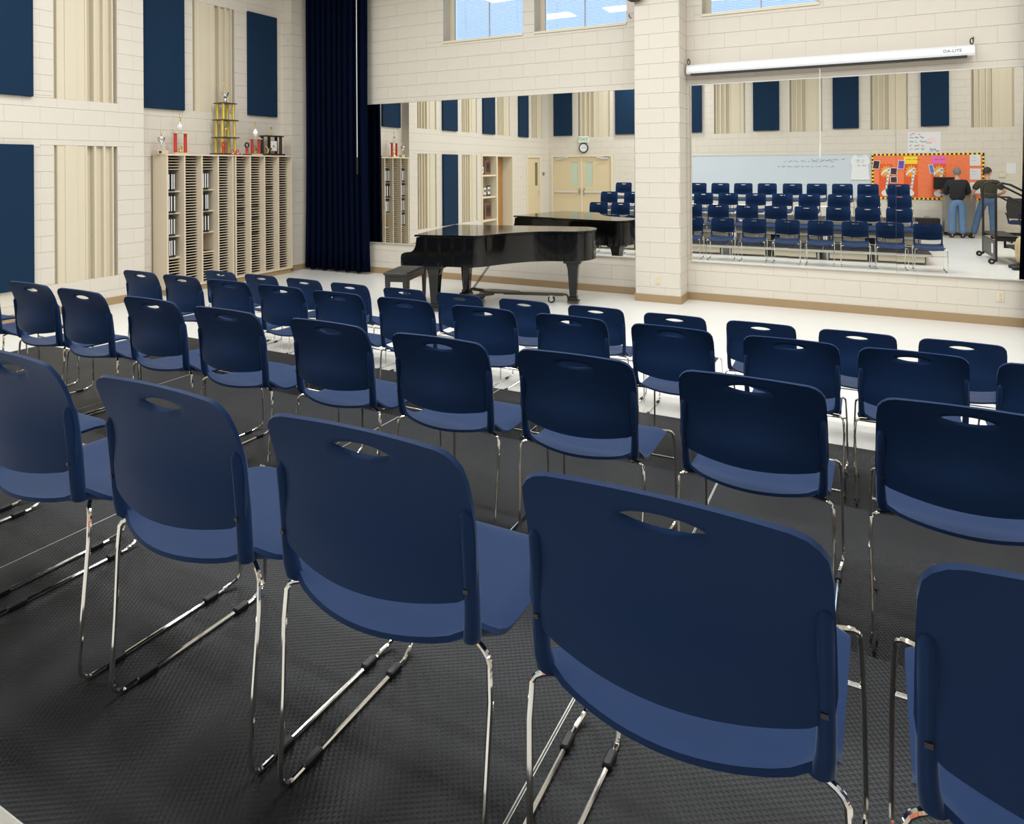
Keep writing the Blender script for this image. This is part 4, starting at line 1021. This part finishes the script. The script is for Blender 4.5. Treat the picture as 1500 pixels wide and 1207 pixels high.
def note_poster(xc, head, headcol):
    y = 0.024
    if head: MB().box(xc-0.17, xc+0.15, y, y+0.003, 1.86, 2.06).build('header_paper', headcol, bb)
    if head:
        mb = MB(); scribble(mb, xc-0.11, xc+0.08, 1.98, 0.02, y+0.005, rnd, 0.004); mb.build('header_writing', M['ink'], bb, kind='stuff')
    MB().box(xc-0.165, xc+0.155, y, y+0.0025, 0.98, 1.86).build('poster_sheet', M['redorange'], bb)
    st = []
    for k in range(24):
        a = 2*math.pi*k/24; r_ = 0.20 if k % 2 == 0 else 0.11; st.append((xc+0.01+r_*math.cos(a)*0.85, 1.66+r_*math.sin(a)))
    MB().prism(st, y+0.003, y+0.005, 'Y').build('starburst', M['amber'], bb)
    mb = MB(); lean = 0.10
    mb.prism([(xc-0.03, 1.10), (xc+0.02, 1.10), (xc+0.10, 1.70), (xc+0.05, 1.71)], y+0.006, y+0.009, 'Y')
    mb.prism([(xc+0.10, 1.70), (xc+0.08, 1.76), (xc-0.04, 1.70), (xc-0.12, 1.60), (xc-0.10, 1.52), (xc-0.06, 1.62), (xc+0.04, 1.66)], y+0.006, y+0.009, 'Y')
    mb.prism([(xc-0.02+0.085*math.cos(a)*1.1, 1.07+0.085*math.sin(a)) for a in [i*2*math.pi/18 for i in range(18)]], y+0.0065, y+0.0095, 'Y')
    mb.build('music_note', M['paper'], bb)
    mb = MB()
    for k in range(5): mb.prism([(xc-0.022+0.012*k, 1.18+0.1*k), (xc+0.025+0.012*k, 1.18+0.1*k), (xc+0.028+0.012*k, 1.205+0.1*k), (xc-0.018+0.012*k, 1.205+0.1*k)], y+0.0095, y+0.0105, 'Y')
    mb.build('note_stripes', M['greyink'], bb)
    mb = MB(); scribble(mb, xc-0.13, xc+0.12, 1.80, 0.03, y+0.006, rnd, 0.006); mb.build('poster_writing', M['inkred'], bb, kind='stuff')
note_poster(0.82, False, None); note_poster(1.41, True, M['yellow']); note_poster(2.05, True, M['pink'])
for (x0, z0, w_, h_, m_, a) in ((0.50, 1.72, 0.17, 0.24, 'photo', 8), (1.10, 1.72, 0.16, 0.24, 'photo2', 6), (0.92, 1.56, 0.17, 0.20, 'photo', 4), (0.92, 1.34, 0.17, 0.18, 'photo', -3), (0.80, 1.02, 0.20, 0.18, 'photo', -12), (1.83, 1.60, 0.11, 0.24, 'inkblue', -10)):
    mb = MB(); mb.box(-w_/2, w_/2, 0, 0.003, -h_/2, h_/2); p = mb.build('pinned_photo', M['paper'], bb); p.location = (x0+w_/2, 0.031, z0+h_/2); p.rotation_euler = (0, R(a), 0)
    MB().box(-w_/2+0.015, w_/2-0.015, 0.003, 0.0045, -h_/2+0.015, h_/2-0.015).build('picture', M[m_], p)
for z0 in (1.80, 1.44, 1.08): 
    p = MB().box(2.74, 2.98, 0.022, 0.026, z0, z0+0.29).build('pinned_sheet', M['paper'], bb)
    mb = MB(); scribble(mb, 2.78, 2.92, z0+0.22, 0.02, 0.028, rnd, 0.003); scribble(mb, 2.78, 2.92, z0+0.14, 0.02, 0.028, rnd, 0.003); mb.build('print_lines', M['greyink'], p)
po = thing('lettered_poster', 'white poster with colourful marker lettering above the bulletin board', 'poster', (1.34, YB, 2.15))
MB().box(0, 0.76, 0, 0.006, 0, 0.56).build('poster_sheet', M['paper'], po)
for k, (cm, z) in enumerate((('inkred', 0.50), ('inkblue', 0.42), ('inkgreen', 0.31), ('inkred', 0.20), ('inkgreen', 0.10))):
    mb = MB(); scribble(mb, 0.04, 0.34, z, 0.055, 0.008, rnd, 0.008); mb.build('marker_line', M[cm], po)
mb = MB(); scribble(mb, 0.50, 0.66, 0.10, 0.05, 0.008, rnd, 0.008); scribble(mb, 0.52, 0.66, 0.05, 0.04, 0.008, rnd, 0.008); mb.build('marker_line', M['inkblue'], po)
mb = MB(); scribble(mb, 0.42, 0.58, 0.27, 0.03, 0.008, rnd, 0.005); mb.build('marker_line', M['greyink'], po)
mb = MB(); mb.prism([(0.55+0.12*math.cos(a), 0.27+0.14*math.sin(a)) for a in [i*math.pi/12 for i in range(13)]], 0.006, 0.008, 'Y'); mb.build('pink_drawing', mat('pale_pink', sr(240, 208, 208), 0.7), po)
MB().box(3.50, 3.70, 0, 0.004, 0, 0.27).build('notice_sheet', M['paper'], label='white notice sheet taped to the wall right of the men', cat='notice', loc=(0.03, YB+0.001, 1.60))
MB().bbox(-0.08, 0.08, 0, 0.03, 0, 0.10, 0.008).build('wall_speaker_box', M['frame'], label='small cream control box on the wall beside the olive shirted man', cat='control box', loc=(3.44, YB, 1.50))
# right door frame on the back wall
d3 = thing('door_3', None, None, (RD[0], YB, 0)); d3['kind'] = 'structure'
w = RD[1]-RD[0]; h = RD[3]
mb = MB(); mb.box(0, 0.06, -0.1, 0.02, 0, h); mb.box(w-0.06, w, -0.1, 0.02, 0, h); mb.box(0.06, w-0.06, -0.1, 0.02, h-0.06, h); mb.build('door_frame', M['frame'], d3)
MB().box(0.062, w-0.062, -0.07, -0.03, 0.01, h-0.062).build('door_leaf', M['doorp'], d3)
fl = thing('wall_flag', 'red striped flag hanging high beside the right hand door', 'flag', (3.95, YB, 2.35))
MB().tube([(0, 0, 0.0), (0.0, 0.35, 0.55)], 0.012, 6).build('flag_pole', M['gold'], fl)
for k in range(6): MB().box(-0.06+0.02*k, -0.04+0.02*k, 0.28+0.006*(k % 2), 0.29+0.006*(k % 2), 0.0+0.02*k, 0.44).build('stripe', M['flagr'] if k % 2 == 0 else M['cloth'], fl)

# lectern cabinet, monitor, amp case
pd = thing('equipment_lectern', 'waist high grey cabinet lectern the two men stand at', 'lectern', (2.12, -1.98, 0))
MB().bbox(0, 0.68, -0.18, 0.24, 0.09, 1.05, 0.008).build('cabinet', M['greycab'], pd)
MB().bbox(-0.03, 0.71, -0.20, 0.27, 1.05, 1.09, 0.008).build('worktop', M['greycab'], pd)
mb = MB(); mb.box(0.03, 0.32, 0.24, 0.248, 0.12, 1.02); mb.build('cabinet_door', M['greycab'], pd)
mb = MB(); mb.box(0.36, 0.65, 0.24, 0.248, 0.12, 1.02); mb.build('cabinet_door', M['greycab'], pd)
for px in (0.05, 0.63):
    for py in (-0.12, 0.18): MB().lathe([(0.035, -0.015), (0.045, -0.01), (0.045, 0.01), (0.035, 0.015)], (px, py, 0.045), 14, 'X').build('caster', M['black'], pd)
mo = thing('monitor', 'black computer monitor on the grey lectern', 'monitor', (2.16, -1.93, 1.09))
MB().bbox(-0.26, 0.26, -0.02, 0.02, 0.10, 0.42, 0.006).build('screen_panel', M['black'], mo)
MB().box(-0.04, 0.04, -0.03, 0.01, 0.01, 0.14).build('neck', M['black'], mo)
MB().bbox(-0.12, 0.12, -0.09, 0.09, 0, 0.014, 0.004).build('foot', M['black'], mo)
am = thing('amplifier_case', 'low black amplifier case with a handle by the back wall', 'amplifier', (1.72, -1.82, 0))
MB().bbox(-0.30, 0.30, -0.17, 0.17, 0.02, 0.44, 0.015).build('cabinet', M['black'], am)
MB().box(-0.26, 0.26, 0.17, 0.175, 0.06, 0.38).build('grille', M['dblack'], am)
MB().tube([(-0.08, 0, 0.44), (-0.06, 0, 0.475), (0.06, 0, 0.475), (0.08, 0, 0.44)], 0.012, 6).build('handle', M['alum'], am)
mb = MB()
for px in (-0.24, 0.24):
    for py in (-0.12, 0.12): mb.lathe([(0.02, 0), (0.02, 0.022)], (px, py, 0), 10)
mb.build('feet', M['dblack'], am)

# mobile steps
st = thing('mobile_steps', 'black portable steps with tube handrails near the right edge of the mirror', 'steps', (2.27, 2.60, 0))
for z, x0, x1 in ((0.52, 0.0, 0.34), (0.26, 0.36, 0.68)):
    MB().bbox(x0, x1, 0.03, 1.22, z-0.035, z, 0.006).build('tread', M['rubber'], st)
for py in (0.0, 1.25):
    mb = MB()
    mb.tube([(0, py, 0.05), (0, py, 1.36), (0.03, py, 1.46), (0.10, py, 1.50), (0.22, py, 1.47), (1.05, py, 0.98), (1.10, py, 0.9), (1.10, py, 0.0)], 0.021, 8)
    mb.tube([(0.0, py, 1.25), (0.20, py, 1.24), (1.09, py, 0.72)], 0.018, 8)
    mb.build('handrail', M['dblack'], st, smooth=True)
    mb = MB(); mb.box(-0.02, 0.70, py-0.015, py+0.015, 0.43, 0.49); mb.box(0.34, 0.72, py-0.015, py+0.015, 0.18, 0.23); mb.box(0.34, 0.38, py-0.015, py+0.015, 0.23, 0.43); mb.box(0.68, 0.72, py-0.015, py+0.015, 0, 0.18); mb.build('stringer', M['dblack'], st)
    wv = MB().lathe([(0.05, -0.015), (0.055, -0.01), (0.055, 0.01), (0.05, 0.015)], (-0.07, py, 0.055), 16, 'Y').build('wheel', M['black'], st, smooth=True)
    MB().lathe([(0.02, -0.017), (0.02, 0.017)], (-0.07, py, 0.055), 10, 'Y').build('hub', M['alum'], wv)
MB().box(-0.012, 0.012, 0.02, 1.23, 0.10, 0.42).build('back_board', M['dblack'], st)
MB().box(-0.018, -0.012, 0.92, 1.06, 0.18, 0.36).build('instruction_label', M['paper'], st)

# office chair
oc = thing('office_chair', 'tilted black mesh office chair with navy seat by the steps', 'office chair', (3.50, -0.42, 0), R(200))
MB().bbox(-0.24, 0.24, -0.24, 0.24, 0.44, 0.52, 0.03).build('seat', M['navyfab'], oc)
mb = MB(); mb.prism([(-0.22, 0.58), (0.22, 0.58), (0.24, 0.85), (0.20, 1.06), (-0.20, 1.06), (-0.24, 0.85)], -0.03, 0.0, 'Y')
mb.v = [(p[0], p[1]-0.26-(p[2]-0.58)*0.35, p[2]) for p in mb.v]; mb.build('backrest', M['black'], oc)
MB().tube([(0, -0.10, 0.42), (0, -0.30, 0.46), (0, -0.32, 0.70)], 0.02, 8).build('back_bracket', M['black'], oc)
MB().lathe([(0.03, 0.10), (0.03, 0.28), (0.02, 0.28), (0.02, 0.44)], n=12).build('gas_column', M['dblack'], oc)
for k in range(5):
    a = 2*math.pi*k/5+0.3; c_, s_ = math.cos(a), math.sin(a)
    lg = MB().tube([(0.02*c_, 0.02*s_, 0.12), (0.28*c_, 0.28*s_, 0.075)], 0.02, 8).build('base_leg', M['black'], oc)
    MB().ball((0.28*c_, 0.28*s_, 0.03), 0.03, 10, 6).build('caster', M['black'], lg)
for sx in (-1, 1): MB().tube([(sx*0.25, 0.0, 0.48), (sx*0.29, 0.0, 0.66), (sx*0.29, 0.14, 0.68), (sx*0.29, -0.12, 0.68)], 0.018, 6).build('armrest', M['black'], oc)

# ------------------------------------------------------------------ people
def skin_mesh(name, nodes, edges, m, roots, sub=1):
    me = bpy.data.meshes.new(name); me.from_pydata([n_[0] for n_ in nodes], edges, [])
    o = bpy.data.objects.new(name, me); COL.objects.link(o)
    md = o.modifiers.new('skin', 'SKIN'); md.use_smooth_shade = True; md.branch_smoothing = 0.4
    if not me.skin_vertices: bpy.context.view_layer.update()
    lay = me.skin_vertices[0].data
    for i, n_ in enumerate(nodes):
        r_ = n_[1]; lay[i].radius = r_ if isinstance(r_, tuple) else (r_, r_); lay[i].use_root = i in roots
    sb = o.modifiers.new('sub', 'SUBSURF'); sb.levels = sub; sb.render_levels = sub
    dg = bpy.context.evaluated_depsgraph_get(); dg.update()
    out = bpy.data.meshes.new_from_object(o.evaluated_get(dg)); out.name = name
    bpy.data.objects.remove(o); out.materials.clear(); out.materials.append(m); out.shade_smooth()
    return out
def person(label, loc, rotz, J, top_m, leg_m, hair_m, sleeves, bulk=1.0, shoes=M['shoe'], face=0.0, scale=1.0):
    """J: joint name -> local point (facing +y)"""
    p = thing('person', label, 'person', loc, rotz); p.scale = (scale,)*3
    V_ = {k: Vector(v) for k, v in J.items()}
    names = ['pelvis', 'waist', 'chest', 'neckb', 'neck', 'chin', 'head', 'crown'] + [a+s for s in 'LR' for a in ('hip', 'knee', 'ankle', 'heel', 'toe', 'sho', 'elb', 'wri', 'palm')]
    rad = dict(pelvis=(0.15, 0.11), waist=(0.135, 0.10), chest=(0.155, 0.105), neckb=(0.07, 0.065), neck=(0.052, 0.055), chin=(0.058, 0.066), head=(0.074, 0.092), crown=(0.058, 0.074))
    for s in 'LR':
        rad.update({'hip'+s: 0.092, 'knee'+s: 0.058, 'ankle'+s: 0.030, 'heel'+s: 0.022, 'toe'+s: (0.024, 0.014), 'sho'+s: 0.060, 'elb'+s: 0.043, 'wri'+s: 0.028, 'palm'+s: (0.040, 0.018)})
    E_ = [('pelvis', 'waist'), ('waist', 'chest'), ('chest', 'neckb'), ('neckb', 'neck'), ('neck', 'chin'), ('chin', 'head'), ('head', 'crown')]
    for s in 'LR': E_ += [('pelvis', 'hip'+s), ('hip'+s, 'knee'+s), ('knee'+s, 'ankle'+s), ('ankle'+s, 'heel'+s), ('heel'+s, 'toe'+s), ('chest', 'sho'+s), ('sho'+s, 'elb'+s), ('elb'+s, 'wri'+s), ('wri'+s, 'palm'+s)]
    ix = {n_: i for i, n_ in enumerate(names)}
    slim = lambda n_: 0.5 if n_ in ('pelvis', 'waist') or n_[:3] in ('hip', 'hee', 'toe', 'ank') else (0.72 if n_ == 'chest' or n_[:3] == 'kne' else 1.0)
    nodes = [(V_[n_], tuple(q*slim(n_) for q in (rad[n_] if isinstance(rad[n_], tuple) else (rad[n_],)*2))) for n_ in names]; edges = [(ix[a], ix[b]) for a, b in E_]; roots = [0]
    for s, sg in (('L', -1), ('R', 1)):          # fingers
        fw = (V_['palm'+s]-V_['wri'+s]).normalized(); side = fw.cross(Vector((0, 0, 1))); side = side.normalized() if side.length > .2 else Vector((1, 0, 0)); dn = fw.cross(side).normalized()
        for k in range(4):
            o_ = side*((k-1.5)*0.019); ln = (0.036, 0.042, 0.040, 0.031)[k]; b0 = len(nodes)
            q = V_['palm'+s]+o_
            nodes += [(q, 0.0095), (q+fw*ln, 0.009), (q+fw*(ln*1.7)+dn*0.010, 0.008), (q+fw*(ln*2.1)+dn*0.024, 0.0068)]
            edges += [(b0, b0+1), (b0+1, b0+2), (b0+2, b0+3)]; roots.append(b0)
        b0 = len(nodes); q = V_['wri'+s]*0.4+V_['palm'+s]*0.6+side*(0.026*sg)
        nodes += [(q, 0.011), (q+fw*0.030+side*(0.026*sg), 0.010), (q+fw*0.058+side*(0.030*sg), 0.008)]; edges += [(b0, b0+1), (b0+1, b0+2)]; roots.append(b0)
    link('body', skin_mesh('body', nodes, edges, M['skin'], roots), p)
    def garment(nm, keys, eds, m, grow, over=None):
        over = over or {}; ks = list(keys); ii = {k: i for i, k in enumerate(ks)}
        nd = []
        for k in ks:
            pos, r_ = over[k] if k in over else (V_[k], rad[k])
            r_ = r_ if isinstance(r_, tuple) else (r_, r_)
            nd.append((Vector(pos), (r_[0]*bulk+grow, r_[1]*bulk+grow)))
        link(nm, skin_mesh(nm, nd, [(ii[a], ii[b]) for a, b in eds], m, [0]), p)
    # trousers
    ov = {'ankle'+s: (V_['ankle'+s]*0.7+V_['heel'+s]*0.3, 0.060) for s in 'LR'}; ov['belt'] = ((V_['pelvis']*0.15+V_['waist']*0.85), (0.140, 0.102))
    garment('trousers', ['pelvis', 'belt', 'hipL', 'kneeL', 'ankleL', 'hipR', 'kneeR', 'ankleR'], [('pelvis', 'belt'), ('pelvis', 'hipL'), ('hipL', 'kneeL'), ('kneeL', 'ankleL'), ('pelvis', 'hipR'), ('hipR', 'kneeR'), ('kneeR', 'ankleR')], leg_m, 0.016, ov)
    ov = {'hem': (V_['pelvis']*1.28-V_['waist']*0.28, (0.160, 0.124))}
    ks = ['chest', 'waist', 'hem', 'neckb', 'shoL', 'shoR']; ed = [('chest', 'waist'), ('waist', 'hem'), ('chest', 'neckb'), ('chest', 'shoL'), ('chest', 'shoR')]
    for s in 'LR':
        if sleeves == 'long':
            ks += ['elb'+s, 'wri'+s]; ed += [('sho'+s, 'elb'+s), ('elb'+s, 'wri'+s)]; ov['wri'+s] = (V_['wri'+s]*1.04-V_['elb'+s]*0.04, 0.038)
        else:
            ks += ['cuf'+s]; ed += [('sho'+s, 'cuf'+s)]; ov['cuf'+s] = (V_['sho'+s]*0.22+V_['elb'+s]*0.78, 0.060)
    garment('jacket' if sleeves == 'long' else 'shirt', ks, ed, top_m, 0.020, ov)
    for s in 'LR':
        a, h_, t_ = V_['ankle'+s], V_['heel'+s], V_['toe'+s]
        link('shoe', skin_mesh('shoe', [(h_*0.75+a*0.25, 0.058), (h_*0.5+t_*0.5, (0.062, 0.050)), (t_*1.0, (0.058, 0.042)), (t_+(t_-h_).normalized()*0.04, (0.046, 0.032))], [(0, 1), (1, 2), (2, 3)], shoes, [0]), p)
    # head details: hair cap, ears, eyes, nose, mouth turned by `face`
    c = V_['head']; rz_ = Matrix.Rotation(face, 3, 'Z')
    mb = MB(); n, m_ = 18, 10; vs = []; fs = []
    for i in range(m_+1):
        th_ = math.pi*0.62*i/m_
        for k in range(n):
            a = 2*math.pi*k/n; fr = max(0, math.sin(a)); tt = th_*(1-0.42*fr)
            v = Vector((0.088*math.sin(tt)*math.cos(a), -0.006+0.106*math.sin(tt)*math.sin(a), 0.122*math.cos(tt)))
            vs.append(rz_ @ v + c + Vector((0, 0, 0.012)))
    for i in range(m_):
        for k in range(n): fs.append((i*n+k, i*n+(k+1) % n, (i+1)*n+(k+1) % n, (i+1)*n+k))
    mb.add(vs, fs); mb.build('hair', hair_m, p, smooth=True)
    T = lambda x, y, z: tuple(rz_ @ Vector((x, y, z)) + c)
    for sx in (-1, 1):
        MB().ball(T(sx*0.083, -0.005, -0.02), 0.03, 10, 6, (0.4, 0.65, 1)).build('ear', M['skin'], p, smooth=True)
        MB().ball(T(sx*0.032, 0.083, 0.0), 0.013, 8, 6).build('eye', M['paper'], p, smooth=True)
    MB().tube([T(0, 0.088, 0.01), T(0, 0.112, -0.03), T(0, 0.092, -0.042)], 0.013, 8, rs=[0.007, 0.014, 0.010]).build('nose', M['skin'], p, smooth=True)
    MB().tube([T(-0.024, 0.082, -0.068), T(0, 0.092, -0.066), T(0.024, 0.082, -0.068)], 0.006, 6).build('mouth', M['inkred'], p, smooth=True)
    return p
base_J = dict(pelvis=(0, 0, 0.95), waist=(0, 0, 1.10), chest=(0, 0, 1.30), neckb=(0, -0.01, 1.46), neck=(0, 0.0, 1.51), chin=(0, 0.02, 1.56), head=(0, 0.015, 1.645), crown=(0, 0.005, 1.72))
for s, g in (('L', -1), ('R', 1)):
    base_J.update({'hip'+s: (g*0.095, 0, 0.90), 'knee'+s: (g*0.105, 0.02, 0.50), 'ankle'+s: (g*0.11, -0.02, 0.10), 'heel'+s: (g*0.11, -0.05, 0.048), 'toe'+s: (g*0.125, 0.13, 0.034), 'sho'+s: (g*0.185, 0, 1.40), 'elb'+s: (g*0.25, 0.07, 1.13), 'wri'+s: (g*0.18, 0.29, 1.12), 'palm'+s: (g*0.15, 0.37, 1.13)})
J1 = dict(base_J); J1['head'] = (0, 0.035, 1.635); J1['crown'] = (0, 0.05, 1.71); J1['chin'] = (0, 0.05, 1.555)
person('grey haired man in black jacket and blue jeans seen from behind at the lectern', (2.33, -1.18, 0), R(180), J1, M['jacket'], M['denim'], M['hairg'], 'long', bulk=1.24)
J2 = dict(base_J)
J2.update(hipR=(0.095, 0.0, 0.90), kneeR=(0.20, 0.06, 0.50), ankleR=(0.30, 0.02, 0.10), heelR=(0.30, -0.01, 0.048), toeR=(0.34, 0.15, 0.034), elbR=(0.30, 0.04, 1.14), wriR=(0.33, 0.18, 0.97), palmR=(0.32, 0.25, 0.94),
          elbL=(-0.36, -0.05, 1.16), wriL=(-0.24, 0.10, 1.08), palmL=(-0.18, 0.17, 1.09))
person('brown haired man in olive short sleeved shirt and jeans, leaning by the lectern', (2.97, -1.22, 0), R(178), J2, M['olive'], M['denim2'], M['hairb'], 'short', bulk=1.03, face=R(55))
# seated person at the right edge of the mirror
J3 = dict(pelvis=(0, 0, 0.52), waist=(0, -0.04, 0.68), chest=(0, -0.05, 0.90), neckb=(0, -0.03, 1.06), neck=(0, -0.01, 1.11), chin=(0, 0.02, 1.16), head=(0, 0.015, 1.245), crown=(0, 0.005, 1.32))
for s, g in (('L', -1), ('R', 1)):
    J3.update({'hip'+s: (g*0.10, 0.04, 0.52), 'knee'+s: (g*0.13, 0.45, 0.51), 'ankle'+s: (g*0.12, 0.43, 0.10), 'heel'+s: (g*0.12, 0.40, 0.048), 'toe'+s: (g*0.13, 0.57, 0.034), 'sho'+s: (g*0.185, -0.04, 1.0), 'elb'+s: (g*0.25, 0.02, 0.74), 'wri'+s: (g*0.17, 0.24, 0.66), 'palm'+s: (g*0.14, 0.32, 0.64)})
person('seated person in khaki trousers and dark shoes cut off at the right mirror edge', (2.98, 4.40, 0), R(90), J3, M['jacket'], M['khaki'], M['hairb'], 'long', bulk=1.05, shoes=M['ink'])
put_chair(3.26, 4.40, 0, 90, 'navy plastic chair under the seated person in khaki trousers', 'chairs away from the rows')
# flush ceiling panels that carry the lamps, the two added ones too
pan = None
for lx, ly in LAMPS:
    mb = MB(); mb.box(-0.62, 0.62, -0.32, -0.28, 0, 0.07); mb.box(-0.62, 0.62, 0.28, 0.32, 0, 0.07); mb.box(-0.62, -0.58, -0.28, 0.28, 0, 0.07); mb.box(0.58, 0.62, -0.28, 0.28, 0, 0.07)
    if pan is None: pan = mb.mesh('light_panel', M['white'])
    o = link('light_panel', pan, bpy.data.objects['ceiling']); o.location = (lx, ly, CEIL-0.07)
